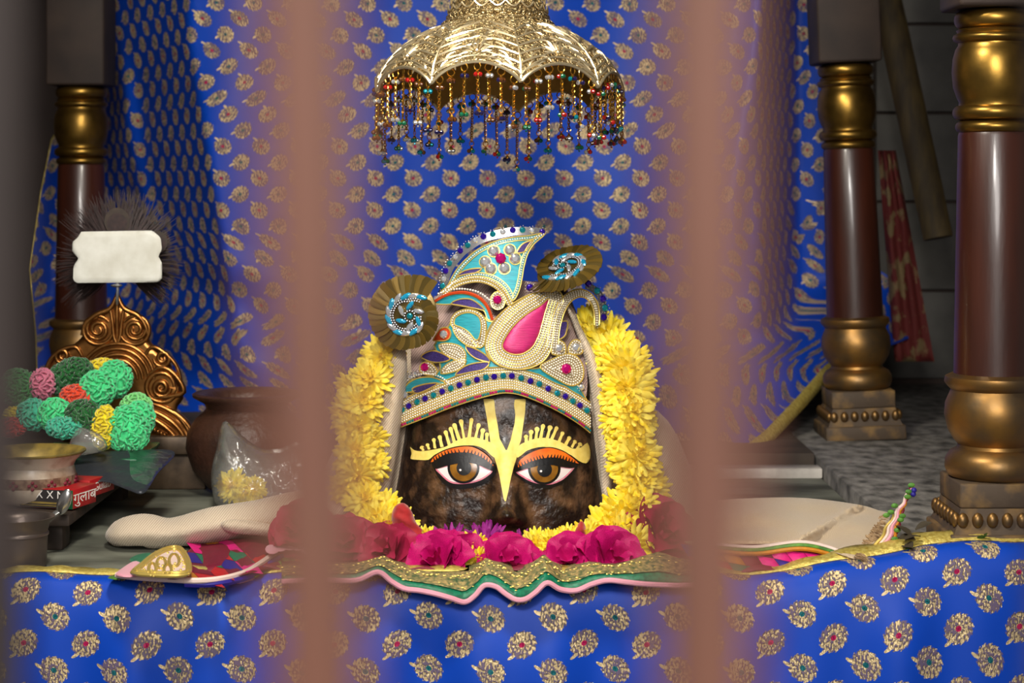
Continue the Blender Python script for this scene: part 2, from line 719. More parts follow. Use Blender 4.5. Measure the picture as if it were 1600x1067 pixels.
wv_ = nt_.nodes.new('ShaderNodeTexWave')
wv_.wave_type = 'RINGS'
wv_.inputs['Scale'].default_value = 34
wv_.inputs['Distortion'].default_value = 11
wv_.inputs['Detail'].default_value = 2.2
wv_.inputs['Detail Scale'].default_value = 2.4
nt_.links.new(tc_.outputs['Object'], wv_.inputs['Vector'])
bp_ = nt_.nodes.new('ShaderNodeBump')
bp_.inputs['Strength'].default_value = 1.0
bp_.inputs['Distance'].default_value = 0.0045
nt_.links.new(wv_.outputs['Fac'], bp_.inputs['Height'])
nt_.links.new(bp_.outputs[0], nt_.nodes['Principled BSDF'].inputs['Normal'])
mat('canopy_inside', srgb(176, 136, 62), 0.5, 0.6, col2=srgb(150, 112, 50), scale=30)
mat('canopy_relief', srgb(226, 208, 168), 0.32, 0.85)
mat('chain_gold', srgb(214, 160, 62), 0.25, 0.95)
mat('gold_trim', srgb(222, 204, 112), 0.42, 0.45, col2=srgb(186, 160, 70), scale=180, stretch=(1, 1, .3), bump=0.6, bscale=160, bdist=0.003)
mat('gold_cord', srgb(220, 192, 100), 0.36, 0.55)
mat('pearl', srgb(246, 240, 226), 0.22, 0.15, coat=0.6)
mat('clear_gem', srgb(240, 242, 246), 0.14, 0.8, coat=0.5)
mat('teal_gem', srgb(20, 160, 180), 0.08, 0.7, coat=0.6)
mat('violet_gem', srgb(60, 24, 190), 0.08, 0.7, coat=0.6)
mat('magenta_gem', srgb(220, 10, 130), 0.08, 0.6, coat=0.6)
mat('sky_gem', srgb(30, 150, 190), 0.12, 0.3, coat=1.0)
mat('red_bead', srgb(150, 16, 14), 0.12, 0.0, coat=1.0)
mat('navy_bead', srgb(20, 16, 60), 0.12, 0.0, coat=1.0)
mat('green_bead', srgb(14, 90, 60), 0.12, 0.0, coat=1.0)
mat('brown_bead', srgb(90, 50, 20), 0.15, 0.2, coat=1.0)


def thread_mat(name, c1, c2, ang):
    m = mat(name, c1, 0.42, 0.15, spec=0.6, sheen=0.2)
    nt = m.node_tree
    b = nt.nodes['Principled BSDF']
    tc = nt.nodes.new('ShaderNodeTexCoord')
    mp = nt.nodes.new('ShaderNodeMapping')
    mp.inputs['Rotation'].default_value = (0, math.radians(ang), 0)
    mp.inputs['Scale'].default_value = (1, 1, 14)
    nt.links.new(tc.outputs['Object'], mp.inputs[0])
    n = nt.nodes.new('ShaderNodeTexNoise')
    n.inputs['Scale'].default_value = 60
    n.inputs['Detail'].default_value = 3
    nt.links.new(mp.outputs[0], n.inputs['Vector'])
    q = NB(m)
    nt.links.new(q.mix(n.outputs['Fac'], c1, c2), b.inputs['Base Color'])
    bp = nt.nodes.new('ShaderNodeBump')
    bp.inputs['Strength'].default_value = 0.5
    bp.inputs['Distance'].default_value = 0.001
    nt.links.new(n.outputs['Fac'], bp.inputs['Height'])
    nt.links.new(bp.outputs[0], b.inputs['Normal'])
    return m


thread_mat('teal_thread', srgb(0, 84, 104), srgb(50, 190, 205), 20)
thread_mat('pink_thread', srgb(150, 4, 70), srgb(225, 40, 130), 25)
mat('navy_velvet', srgb(38, 22, 84), 0.5, 0.1, col2=srgb(70, 50, 130), scale=500, sheen=0.3)
mat('red_cord', srgb(200, 70, 30), 0.4, 0.2)
mat('sequin_bronze', srgb(134, 106, 44), 0.34, 0.55, col2=srgb(92, 76, 32), scale=90)
mat('crown_felt', srgb(150, 132, 92), 0.6, 0.1)
mat('silver_rim', srgb(200, 200, 206), 0.25, 0.9)

# ------------------------------------------------------------------ setting
mb = MB()
mb.box((-0.53, 0.96, -0.2), (2.26, 2.42, 0.4), bev=0.006)
struct(mb.build('floor', 'stone_floor'))
mb = MB()
mb.box((1.13, 0.96, -0.185), (1.06, 2.42, 0.43), bev=0.006)
struct(mb.build('trim_1', 'slab_stone'))
mb = MB()
mb.box((0, 2.25, 0.6), (4.0, 0.1, 3.0))
wall = struct(mb.build('wall_back', 'dark_wall'))
mb = MB()
mb.box((-1.8, 0.9, 0.6), (0.1, 2.6, 3.0))
struct(mb.build('wall_left', 'dark_wall'))
mb = MB()
mb.box((1.8, 0.9, 0.6), (0.1, 2.6, 3.0))
struct(mb.build('wall_right', 'dark_wall'))
mb = MB()
mb.box((0, 0.9, 2.02), (3.6, 2.6, 0.12))
struct(mb.build('ceiling', 'dark_wall'))
# grey tiles of the back wall, seen between the two right-hand columns
tm = MB()
tm.box((0, 0, 0), (0.232, 0.02, 0.232), bev=0.003)
tme = tm.mesh('tile', 'grey_tile')
for i in range(4):
    for j in range(7):
        inst('tile', tme, wall, place((0.86 + 0.24 * i, 2.192 + R.uniform(0, .003), 0.16 + 0.24 * j)))
# white marble kerb and the dark riser behind it
mb = MB()
mb.box((0.0, 0.715, 0.0105), (1.195, 0.05, 0.021), bev=0.004)
struct(mb.build('trim_2', 'white_marble'))
mb = MB()
mb.box((-0.5, 1.42, 0.02), (2.19, 1.3, 0.039), bev=0.005)
struct(mb.build('trim_3', 'dark_stone'))


# ------------------------------------------------------------------ columns
def column(base, lean, label, zfloor):
    t = thing('column', base, label, 'column', 'turned brass-and-wood columns of the shrine')
    B = Vector(base)
    z0 = -zfloor
    def Z(z):
        return z + z0

    def prof(pts):
        return [(r, Z(z)) for r, z in pts]

    def fin(mb, name, m):
        ax = Matrix.Rotation(lean, 3, 'Y')
        mb.v = [ax @ v + B for v in mb.v]
        return mb.build(name, m, t, angle=50)

    bot = 0.03
    m = MB()
    m.box((0, 0, Z(0.045)), (0.168, 0.168, 0.030), bev=0.003)
    fin(m, 'plinth', 'base_stone')
    m = MB()
    a, b = 0.078, 0.066
    vs = [(sx * h, sy * h, Z(z)) for h, z in ((a, 0.060), (0.070, 0.078), (b, 0.096)) for sx, sy in ((-1, -1), (1, -1), (1, 1), (-1, 1))]
    fs = [(0, 3, 2, 1), (8, 9, 10, 11)]
    for k in (0, 4):
        for i in range(4):
            fs.append((k + i, k + (i + 1) % 4, k + 4 + (i + 1) % 4, k + 4 + i))
    m.add(vs, fs)
    fin(m, 'flared_base', 'base_stone')
    bm_ = MB()
    bm_.ball((0, 0, 0), 0.0085, 10, 6, (1, 0.8, 1.35))
    bme = bm_.mesh('bead', 'dusty_brass')
    for side in range(4):
        for i in range(7):
            p = Vector(((i - 3) * 0.0215, -0.0735, Z(0.080)))
            p = Matrix.Rotation(side * PI / 2, 3, 'Z') @ p
            p = Matrix.Rotation(lean, 3, 'Y') @ p + B
            inst('bead', bme, t, place(p, (0, 0, side * PI / 2)))
    m = MB()
    m.box((0, 0, Z(0.114)), (0.134, 0.134, 0.036), bev=0.003)
    fin(m, 'square_block', 'base_stone')
    m = MB()
    m.lathe(prof([(0.060, .131), (0.069, .136), (.073, .147), (.072, .160), (.066, .170), (.055, .176), (.054, .181), (.060, .188),
                  (.069, .203), (.0735, .224), (.072, .242), (.066, .256), (.064, .262), (.068, .266), (.0735, .273), (.072, .281), (.062, .286)]), n=48)
    fin(m, 'vase_base', 'dusty_brass')
    m = MB()
    m.lathe(prof([(.060, .284), (.0595, .31), (.057, .45), (.0535, .638), (.051, .645)]), n=48)
    fin(m, 'shaft', 'column_wood')
    m = MB()
    rings = [(.048, .640)]
    for zc, h, rr in ((.651, .009, .0575), (.672, .0105, .0615)):
        for k in range(-4, 5):
            g = k / 4 * PI / 2
            rings.append((rr - .009 + .009 * math.cos(g), zc + h * math.sin(g)))
    rings += [(.052, .688), (.055, .694), (.0605, .71), (.0625, .732), (.061, .752), (.057, .766), (.053, .772), (.053, .775), (.060, .779), (.0615, .783), (.060, .787),
              (.054, .790), (.056, .794)]
    for k in range(-4, 5):
        g = k / 4 * PI / 2
        rings.append((.0495 + .0095 * math.cos(g), .810 + .013 * math.sin(g)))
    rings.append((.04, .826))
    m.lathe(prof(rings), n=48)
    fin(m, 'capital', 'aged_brass')
    m = MB()
    m.box((0, 0, Z(1.18)), (0.135, 0.135, 0.71), bev=0.006)
    fin(m, 'upper_post', 'post_wood')
    return t


column((0.742, 1.1, 0.03), -math.radians(2.2), 'dark wooden column with brass rings standing at the back right beside the blue curtain', 0.03)
column((0.716, -0.152, 0.03), 0.0, 'large brass-banded wooden column nearest the viewer at the right edge', 0.03)
column((-1.003, 1.47, 0.0), 0.0, 'dim brass-ringed wooden column at the far left behind the white plaque', 0.03)

# ------------------------------------------------------------------ grille bars and jambs close to the lens
def bar(x0, x1, label):
    m = MB()
    dd = 0.205
    p0, p1 = W(x0, -500, dd), W(x1, 1500, dd)
    h = 0.0055
    vs = []
    for p in (p0, p1):
        for k in range(12):
            g = 2 * PI * k / 12 + PI / 12
            c, s = math.cos(g), math.sin(g)
            e = 0.45
            vs.append(p + Vector((h * abs(c) ** e * (1 if c > 0 else -1), h * abs(s) ** e * (1 if s > 0 else -1), 0)))
    fs = [tuple(range(12)), tuple(range(12, 24))]
    for k in range(12):
        fs.append((k, (k + 1) % 12, 12 + (k + 1) % 12, 12 + k))
    m.add(vs, fs)
    return tag(m.build('grille_bar', 'bar_paint'), label, 'bar', 'out-of-focus bars of the shrine grille')


bar(464, 508, 'blurred reddish-brown grille bar crossing the view left of the crowned idol')
bar(1098, 1102, 'blurred reddish-brown grille bar crossing the view right of the crowned idol')
m = MB()
m.box((-0.0757 - 0.04, -2.70, 0.5), (0.08, 0.008, 0.9), bev=0.006)
struct(m.build('trim_4', 'jamb_wood'))
m = MB()
m.box((0.0812 + 0.04, -2.70, 0.5), (0.08, 0.008, 0.9), bev=0.006)
struct(m.build('trim_5', 'jamb_wood'))

# ------------------------------------------------------------------ backdrop curtain
def G(x):
    return math.exp(-x * x)


def curtain_d(px, y):
    d = 4.40 + 0.010 * math.sin(px / 36 + y / 150) + 0.016 * math.sin(px / 80 - y / 230 + 1)
    xv = 226 + max(0, y - 60) * 0.17
    d += 0.66 * max(0.0, min(1.0, (xv + 70 - px) / 165.0)) * ss(700, 430, y)
    d -= 0.06 * G((px - xv + 48) / 15) * ss(480, 300, y)
    d += 0.04 * ss(200, 120, px)
    d += 0.02 * math.sin(px / 13 + y / 90) * ss(240, 190, px)
    xr1 = 1192 - 0.16 * min(y, 330)
    d -= 0.07 * G((px - xr1) / 24) * ss(520, 330, y)
    d += 0.42 * ss(1178, 1250, px) * ss(600, 430, y)
    d += 0.04 * G((px - 1205) / 60) * ss(700, 480, y)
    d -= 0.50 * ss(520, 735, y) * ss(420, 560, px)
    d += 0.030 * math.sin(((px - 1000) * 0.62 + (y - 500)) / 17) * ss(440, 560, y) * ss(1060, 1170, px)
    d += 0.03 * math.sin((px * 0.5 - y) / 26) * ss(380, 470, y) * ss(460, 380, px)
    return d


XL = [(-340, 60), (-60, 80), (0, 113), (105, 170), (150, 150), (215, 82), (300, 64), (420, 46), (520, 56), (700, 62)]
XR = [(-60, 1278), (100, 1284), (250, 1296), (380, 1308), (440, 1402), (530, 1420), (560, 1335), (576, 1303), (800, 1303)]
YB = [(0, 640), (0.1, 668), (0.25, 690), (0.36, 700), (0.5, 730), (0.86, 738), (0.885, 718), (0.92, 684), (0.96, 632), (1.0, 574)]
NC, NR = 190, 120
rows, uvs = [], []
for i in range(NR + 1):
    row = []
    for j in range(NC + 1):
        s = j / NC
        yb = lerp_curve(YB, s)
        y = -330 + (i / NR) * (yb + 330)
        xl, xr = lerp_curve(XL, y), lerp_curve(XR, y)
        px = xl + s * (xr - xl)
        row.append(W(px, y, curtain_d(px, y)))
    rows.append(row)
jc = int(NC * 0.5)
vlen = [0.0]
for i in range(NR):
    vlen.append(vlen[-1] + (rows[i + 1][jc] - rows[i][jc]).length)
for i in range(NR + 1):
    u = [0.0] * (NC + 1)
    for j in range(jc + 1, NC + 1):
        u[j] = u[j - 1] + min((rows[i][j] - rows[i][j - 1]).length, 0.05)
    for j in range(jc - 1, -1, -1):
        u[j] = u[j + 1] - min((rows[i][j] - rows[i][j + 1]).length, 0.05)
    uvs.append([(u[j] + 0.012, -(HC - rows[i][j].z) * -1.0 - 0.02) for j in range(NC + 1)])
ct = thing('backdrop_curtain', (0, 1.4, 0.03), 'blue silk backdrop curtain woven with gold flower motifs, hung behind the idol', 'curtain')
mb = MB()
sheet(mb, rows, uvs=uvs)
mb.build('drape', 'blue_brocade', ct, recalc=False, angle=180)
# gold selvedge along the swept-up lower right edge
mb = MB()
edge = []
for j in range(int(NC * 0.8), NC + 1):
    edge.append(rows[NR][j])
inner = [p + Vector((-0.012, -0.006, 0.016)) for p in edge]
outer = [p + Vector((0.004, -0.010, -0.006)) for p in edge]
mid = [(a + b) / 2 + Vector((0, -0.004, 0)) for a, b in zip(inner, outer)]
sheet(mb, [inner, mid, outer], thick=0.002)
mb.build('gold_border', 'gold_trim', ct, angle=180)
# thin gold edge of the left end
mb = MB()
mb.tube([rows[i][0] + Vector((0, -0.004, 0)) for i in range(0, NR - 4)], 0.0022, 5)
mb.build('gold_edge', 'gold_trim', ct)

# ------------------------------------------------------------------ front cloth over the altar edge
fc = thing('altar_cloth', (0, -0.3, -0.33), 'blue silk altar cloth with large gold flower motifs hanging over the front edge', 'altar cloth')
ZE = [(-200, 0.0), (1180, 0.0), (1260, 0.008), (1340, 0.021), (1440, 0.040), (1560, 0.047), (1800, 0.050)]
prof = [(2.766, 0.006), (2.748, 0.007), (2.734, 0.002), (2.724, -0.012), (2.716, -0.035), (2.708, -0.075), (2.702, -0.12), (2.698, -0.18), (2.696, -0.25), (2.695, -0.32)]
prof = cr(prof, 3)
rows, uvs = [], []
for k, (d, z) in enumerate(prof):
    row, uv = [], []
    for j in range(201):
        px = -220 + j * 10.2
        X = (px - 800) * 2.735 / F
        ze = lerp_curve(ZE, px)
        f = ss(0.0, -0.12, z)
        y = d - 3 + 0.010 * f * math.sin(px / 47.0) + 0.006 * f * math.sin(px / 21.0 + 1.0)
        zz = z + ze * (1 - ss(-0.05, -0.3, z)) + 0.0025 * math.sin(px / 33.0) * (1 - f)
        row.append(Vector((X, y, zz)))
        uv.append((X + 0.03, 0))
    rows.append(row)
    uvs.append(uv)
acc = 0.0
for k in range(len(rows)):
    if k:
        acc += (rows[k][100] - rows[k - 1][100]).length
    uvs[k] = [(u[0], -acc + 0.013 + lerp_curve(ZE, -220 + j * 10.2) * 0.4) for j, u in enumerate(uvs[k])]
mb = MB()
sheet(mb, rows, uvs=uvs)
mb.build('hanging_cloth', 'blue_brocade', fc, recalc=False, angle=180)
mb = MB()
b0, b1, b2 = [], [], []
for j in range(201):
    px = -220 + j * 10.2
    p = rows[0][j]
    w = 0.032
    b0.append(p + Vector((0, w, 0.0015 + 0.010 * ss(1180, 1400, px) + .002 * math.sin(px / 15))))
    b1.append(p + Vector((0, w * .5, 0.005 + 0.007 * ss(1180, 1400, px) + .002 * math.sin(px / 11))))
    b2.append(p + Vector((0, -0.008, 0.0025)))
sheet(mb, [b0, b1, b2], thick=0.0015, nrm=(0, 0, -0.0015))
mb.build('gold_border', 'gold_trim', fc, angle=180)

# ------------------------------------------------------------------ canopy
CX, CY = -0.022, 0.0
TILT = Matrix.Translation((CX, CY, 0.70)) @ Matrix.Rotation(-math.radians(4.3), 4, 'X') @ Matrix.Translation((0, 0, -0.70))
cp = thing('canopy', (CX, CY, 0.62), 'engraved golden domed canopy with scalloped rim and beaded chain fringe hanging over the idol', 'canopy')
PROF = [(.694, .1955), (.714, .194), (.734, .188), (.754, .175), (.770, .160), (.784, .142), (.794, .127), (.802, .113), (.808, .100), (.814, .0875)]


def dome_r(z):
    return lerp_curve(PROF, z)


def rim_z(phi):
    u = (phi - math.radians(10.4)) / math.radians(40.0)
    u = u - math.floor(u)
    return 0.698 + 0.034 * math.sin(PI * u) ** 0.62


def dome_p(phi, z, off=0.0):
    r = dome_r(z) + off
    return Vector((r * math.sin(phi), -r * math.cos(phi), z))


def cfin(m, name, mt, parent=None, angle=40):
    m.v = [TILT @ v for v in m.v]
    return m.build(name, mt, parent or cp, angle=angle)


m = MB()
NA, NZ = 180, 22
for off, flip in ((0.0, False), (-0.004, True)):
    vs, fs = [], []
    for i in range(NZ + 1):
        for j in range(NA):
            ph = 2 * PI * j / NA
            z = 0.814 + (rim_z(ph) - 0.814) * i / NZ
            vs.append(dome_p(ph, z, off))
    for i in range(NZ):
        for j in range(NA):
            j2 = (j + 1) % NA
            f = (i * NA + j, i * NA + j2, (i + 1) * NA + j2, (i + 1) * NA + j)
            fs.append(f if flip else tuple(reversed(f)))
    m.add(vs, fs, 1 if flip else 0)
n0 = (NZ + 1) * NA
for j in range(NA):
    j2 = (j + 1) % NA
    m.f.append((NZ * NA + j, NZ * NA + j2, n0 + NZ * NA + j2, n0 + NZ * NA + j))
    m.mi.append(0)
dome = cfin(m, 'dome', ['canopy_gold', 'canopy_inside'])
m = MB()
m.lathe([(.072, .806), (.0885, .812), (.0895, .816), (.086, .819), (.079, .821), (.0815, .824), (.0815, .828), (.078, .831), (.076, .838), (.071, .85), (.064, .862),
         (.058, .872), (.054, .884), (.056, .889), (.050, .896), (.036, .905), (.02, .925), (.026, .935), (.024, .95), (.008, .965), (.006, 1.97)], n=56)
neck = cfin(m, 'neck', 'canopy_gold')
# overlapping scales of the neck
m = MB()
for k, (z, r) in enumerate(((.838, .0765), (.850, .0725), (.862, .0665), (.873, .0605), (.884, .056))):
    N = 20
    for i in range(N):
        pts = []
        for q in range(7):
            t = q / 6
            ph = 2 * PI * (i + (k % 2) * .5 + (t - .5)) / N
            zz = z - 0.009 * math.sin(PI * t) + .005
            rr = r + .0015
            pts.append(Vector((rr * math.sin(ph), -rr * math.cos(ph), zz)))
        m.tube(pts, .0016, 5)
tag(cfin(m, 'scale_relief', 'canopy_relief'), kind='stuff')
# scalloped mouldings
m = MB()
for off in (0.000, 0.0105):
    pts = []
    for j in range(360):
        ph = 2 * PI * j / 360
        pts.append(dome_p(ph, rim_z(ph) + off, 0.001))
    m.tube(pts, 0.0026 if off == 0 else 0.0016, 6, closed=True)
cfin(m, 'rim_moulding', 'canopy_relief')
# leaf scroll relief, one spray above each point of the scallop
for c in range(9):
    phc = math.radians(10.4 + 40 * c)
    m = MB()

    def curl(s0, z0, s1, z1, bend, r0):
        pts, rad = [], []
        for q in range(7):
            t = q / 6
            s = s0 + (s1 - s0) * t + bend * math.sin(PI * t) * (1 if s1 > s0 else -1)
            z = z0 + (z1 - z0) * t + abs(bend) * math.sin(PI * t) * .8
            z = min(max(z, rim_z(phc) + .002), .811)
            pts.append(dome_p(phc + s / dome_r(z), z, .0006))
            rad.append(r0 * (0.5 + math.sin(PI * min(1, t * .9 + .1)) * .9))
        m.tube(pts, rad, 5)
    pts = [dome_p(phc, .706 + .1 * q / 8, .0008) for q in range(9)]
    m.tube(pts, [.0022 - .0001 * q for q in range(9)], 5)
    for q in range(6):
        z = .716 + q * .014
        L = (.020 + .026 * math.sin(PI * (q + 1) / 7)) * min(1, dome_r(z) / .19 + .1)
        for sg in (-1, 1):
            curl(0, z, sg * L, z + .014, .004, .0019)
            curl(sg * L * .4, z + .006, sg * L * .72, z + .020, -.002, .0015)
            curl(sg * L * .75, z + .012, sg * L * 1.2, z + .004, .003, .0014)
            curl(sg * L * .85, z + .013, sg * L * 1.25, z + .018, .002, .0013)
    # rosette over the middle of the arch
    pm = phc + math.radians(20)
    for q in range(7):
        g = PI * q / 6
        p0 = dome_p(pm + math.cos(g) * .006 / .17, .748 + .006 * math.sin(g), .001)
        p1 = dome_p(pm + math.cos(g) * .022 / .17, .748 + .018 * math.sin(g) + .002, .001)
        m.tube([p0, (p0 + p1) / 2 + Vector((0, 0, .001)), p1], [.001, .0028, .0008], 5)
    m.ico(dome_p(pm, .750, 0), .004)
    cfin(m, 'leaf_relief', 'canopy_relief')

# fringe pendants
def chain_mesh(L):
    m = MB()
    g6 = [2 * PI * k / 8 for k in range(8)]
    m.tube([Vector((math.cos(g) * .0058, 0, -.0045 + math.sin(g) * .0058)) for g in g6], .0010, 4, closed=True)
    z = -.018
    k = 0
    while z > -L:
        a = .0021
        pts = []
        for g in [2 * PI * q / 6 for q in range(6)]:
            x, zz = math.cos(g) * a, math.sin(g) * .0031
            pts.append(Vector((x * .8, x * .6, z + zz)) if k % 2 else Vector((x * .8, -x * .6, z + zz)))
        m.tube(pts, .00095, 4, closed=True)
        z -= .0042
        k += 1
    m.tube([Vector((math.cos(g) * .0040, 0, z - .001 + math.sin(g) * .0045)) for g in g6], .0008, 4, closed=True)
    m.tube([(0, 0, z - .006), (0, 0, z - .009), (0, 0, z - .012)], [.0012, .0034, .0030], 7)
    m.tube([(0, 0, -.010), (0, 0, -.012), (0, 0, -.0145)], [.0012, .0034, .0022], 7)
    return m.mesh('pendant', 'chain_gold'), z


BEADM = ['red_bead', 'navy_bead', 'green_bead', 'clear_gem', 'brown_bead', 'teal_gem']


def bead_mesh(zl, a, b):
    m = MB()
    for k in range(3):
        g = 2 * PI * k / 3 + .4
        m.ball((math.cos(g) * .0042, math.sin(g) * .0042, -.0165), .0037, 7, 5, mi=(0, 1, 0)[k])
        m.ball((math.cos(g) * .0043, math.sin(g) * .0043, zl - .0135), .0038, 7, 5, mi=(1, 0, 1)[k])
    m.ico((0, 0, zl - .019), .0018, 1)
    return m.mesh('bead_cluster', [BEADM[a], BEADM[b]])


CH = [chain_mesh(L) for L in (.046, .056, .066, .078)]
BD = {}
NP = 64
for i in range(NP):
    ph = 2 * PI * (i + .35) / NP + R.uniform(-.012, .012)
    v = R.choice([0, 1, 1, 2, 2]) if math.cos(ph) > -.2 else R.choice([1, 2, 3, 3])
    me, zl = CH[v]
    key = (v, R.randrange(6), R.randrange(6))
    if key not in BD:
        BD[key] = bead_mesh(zl, key[1], key[2])
    p = TILT @ dome_p(ph, rim_z(ph) - .002, -.001)
    Mx = place(p, (R.uniform(-.03, .03), R.uniform(-.03, .03), ph + R.uniform(-.5, .5)))
    po = inst('pendant', me, cp, Mx)
    bo = bpy.data.objects.new('bead_cluster', BD[key])
    COL.objects.link(bo)
    bo.parent = po
    bo['kind'] = 'stuff'

# ------------------------------------------------------------------ idol
mat('idol_stone', srgb(30, 18, 13), 0.40, col2=srgb(112, 80, 54), scale=34, detail=11, bump=1.0, bscale=75, bdist=0.005, ramp=(0.46, 0.74), coat=0.1)
mat('yellow_paint', srgb(246, 224, 126), 0.6, col2=srgb(236, 208, 100), scale=90, bump=0.3, bscale=160, bdist=0.001)
mat('orange_paint', srgb(222, 92, 14), 0.4, col2=srgb(236, 120, 30), scale=60)
mat('black_paint', srgb(8, 8, 12), 0.42, bump=0.3, bscale=120)
mat('white_paint', srgb(236, 226, 226), 0.3)
mat('pink_paint', srgb(222, 110, 140), 0.35, col2=srgb(230, 160, 175), scale=70)
mat('brown_paint', srgb(150, 104, 34), 0.25, col2=srgb(110, 70, 20), scale=50)


def face_S(px, py):
    xc = 777 + (830 - py) * 0.025
    w = lerp_curve([(440, 95), (500, 120), (560, 135), (650, 147), (740, 159), (830, 174), (900, 178)], py)
    dep = lerp_curve([(440, .05), (500, .09), (560, .12), (650, .138), (740, .148), (830, .15), (900, .15)], py)
    u = min(1.0, abs(px - xc) / w)
    d = 3.11 - dep * max(0.0, 1 - u ** 2.6) ** (1 / 2.6)
    # nose
    k = ss(670, 810, py) * (1 - ss(817, 830, py))
    d -= 0.034 * k * math.exp(-(abs(px - 791) / (12 + 14 * ss(690, 808, py))) ** 3.2)
    d -= 0.030 * G((px - 792) / 15) * G((py - 806) / 11)
    k2 = G((py - 813) / 8)
    d -= 0.016 * k2 * (G((px - 766) / 9) + G((px - 816) / 9))
    # eye bulges, cheeks
    d -= 0.005 * (G((px - 727) / 42) + G((px - 853) / 42)) * G((py - 738) / 26)
    d -= 0.006 * (G((px - 700) / 40) + G((px - 880) / 40)) * G((py - 800) / 28)
    return d


idol = thing('idol', W(777, 836, 3.1) * 1.0, 'dark brown stone idol face with large painted eyes and yellow forehead mark', 'idol')
idol.location.z = 0
WLOC[idol.name].z = 0
mb = MB()
NU, NV = 96, 110
rows = []
for i in range(NV + 1):
    py = 440 + (862 - 440) * i / NV
    xc = 777 + (830 - py) * 0.025
    w = lerp_curve([(440, 95), (500, 120), (560, 135), (650, 147), (740, 159), (830, 174), (900, 178)], py)
    row = []
    for j in range(NU + 1):
        u = -math.cos(PI * j / NU)
        px = xc + u * w
        p = W(px, py, face_S(px, py))
        n3 = noise.noise(p * 18) * 0.0
        row.append(p)
    for j in range(NU // 2 - 1):
        u = math.cos(PI * (j + 1) / (NU // 2))
        px = xc + u * w
        row.append(W(px, py, 3.11 + (3.11 - 2.98) * math.sqrt(max(0, 1 - u * u))))
    for p in row:
        p.z = max(p.z, 0.002)
    rows.append(row)
nc = len(rows[0])
fs = []
for i in range(NV):
    for j in range(nc):
        j2 = (j + 1) % nc
        fs.append((i * nc + j, i * nc + j2, (i + 1) * nc + j2, (i + 1) * nc + j))
fs.append(tuple(range(nc)))
mb.add([p for r in rows for p in r], fs)
mb.build('stone_body', 'idol_stone', idol, angle=60)


def z7(x, y):
    return (600 + x / 4.444, 620 + y / 4.444)


def Z7(l):
    return [z7(*p) for p in l]


def decal(name, shapes, mt, t1, parent, t0=-0.001, step=3.2, dome=0.0):
    m = MB()
    for s in shapes:
        plaque(m, s, face_S, t0, t1, step, dome=dome, rad=4)
    return m.build(name, mt, parent, angle=50)


tilak = [(690, 15), (765, 15), (772, 100), (790, 200), (803, 290), (850, 378), (880, 300), (893, 240), (908, 180), (912, 120), (903, 60), (908, 15), (985, 15), (978, 120),
         (966, 200), (952, 300), (930, 360), (922, 420), (900, 490), (882, 560), (862, 660), (845, 732), (832, 712), (815, 620), (800, 540), (782, 470), (762, 405), (742, 340), (730, 250), (715, 150), (698, 60)]
decal('forehead_mark', [resample(Z7(tilak), 2.5, True)], 'yellow_paint', 0.0012, idol)
browL = [(775, 340), (720, 308), (650, 284), (580, 280), (500, 305), (430, 345), (350, 365), (260, 378), (205, 368), (180, 345), (192, 395), (183, 430), (240, 437), (310, 437),
         (350, 402), (420, 372), (500, 346), (580, 336), (650, 342), (710, 372), (770, 425)]
browR = [(925, 350), (990, 310), (1080, 285), (1160, 290), (1240, 320), (1310, 360), (1370, 350), (1412, 318), (1432, 370), (1430, 430), (1400, 462), (1350, 442), (1300, 405),
         (1230, 375), (1150, 350), (1070, 350), (990, 375), (925, 425)]


def stroke(b, t, w0, w1):
    b, t = Vector(b), Vector(t)
    d = (t - b).normalized()
    n = Vector((-d.y, d.x))
    out = [b + n * w0, b.lerp(t, .6) + n * w0 * .8, t - d * w1 + n * w1]
    for k in range(1, 6):
        g = PI / 2 - PI * k / 6
        out.append(t - d * w1 + d * (math.cos(g) * w1) + n * (math.sin(g) * w1))
    out += [t - d * w1 - n * w1, b.lerp(t, .6) - n * w0 * .8, b - n * w0]
    return [tuple(v) for v in out]


lashL = [((270, 375), (255, 340)), ((310, 366), (298, 322)), ((356, 358), (342, 285)), ((405, 348), (382, 265)), ((452, 332), (420, 232)), ((490, 314), (455, 208)), ((522, 300), (488, 182)),
         ((556, 290), (532, 155)), ((592, 286), (612, 145)), ((636, 288), (658, 182)), ((676, 298), (692, 218)), ((716, 312), (716, 246))]
lashR = [((985, 318), (990, 262)), ((1018, 306), (1020, 228)), ((1052, 296), (1062, 208)), ((1090, 290), (1104, 188)), ((1130, 290), (1158, 196)), ((1166, 296), (1206, 204)), ((1214, 312), (1242, 240)),
         ((1258, 332), (1290, 274)), ((1300, 352), (1330, 300)), ((1342, 366), (1374, 318))]
for bz, ls in ((browL, lashL), (browR, lashR)):
    shapes = [cr(Z7(bz), 2, True)] + [Z7(stroke((b[0] + R.uniform(-4, 4), b[1]), (t[0] + R.uniform(-5, 5), t[1]), R.uniform(9, 13), R.uniform(14, 19))) for b, t in ls]
    decal('eyebrow', shapes, 'yellow_paint', 0.0014, idol, step=2.6)


def circle(cx, cy, rx, ry=None, n=28):
    return [(cx + rx * math.cos(2 * PI * k / n), cy + (ry or rx) * math.sin(2 * PI * k / n)) for k in range(n)]


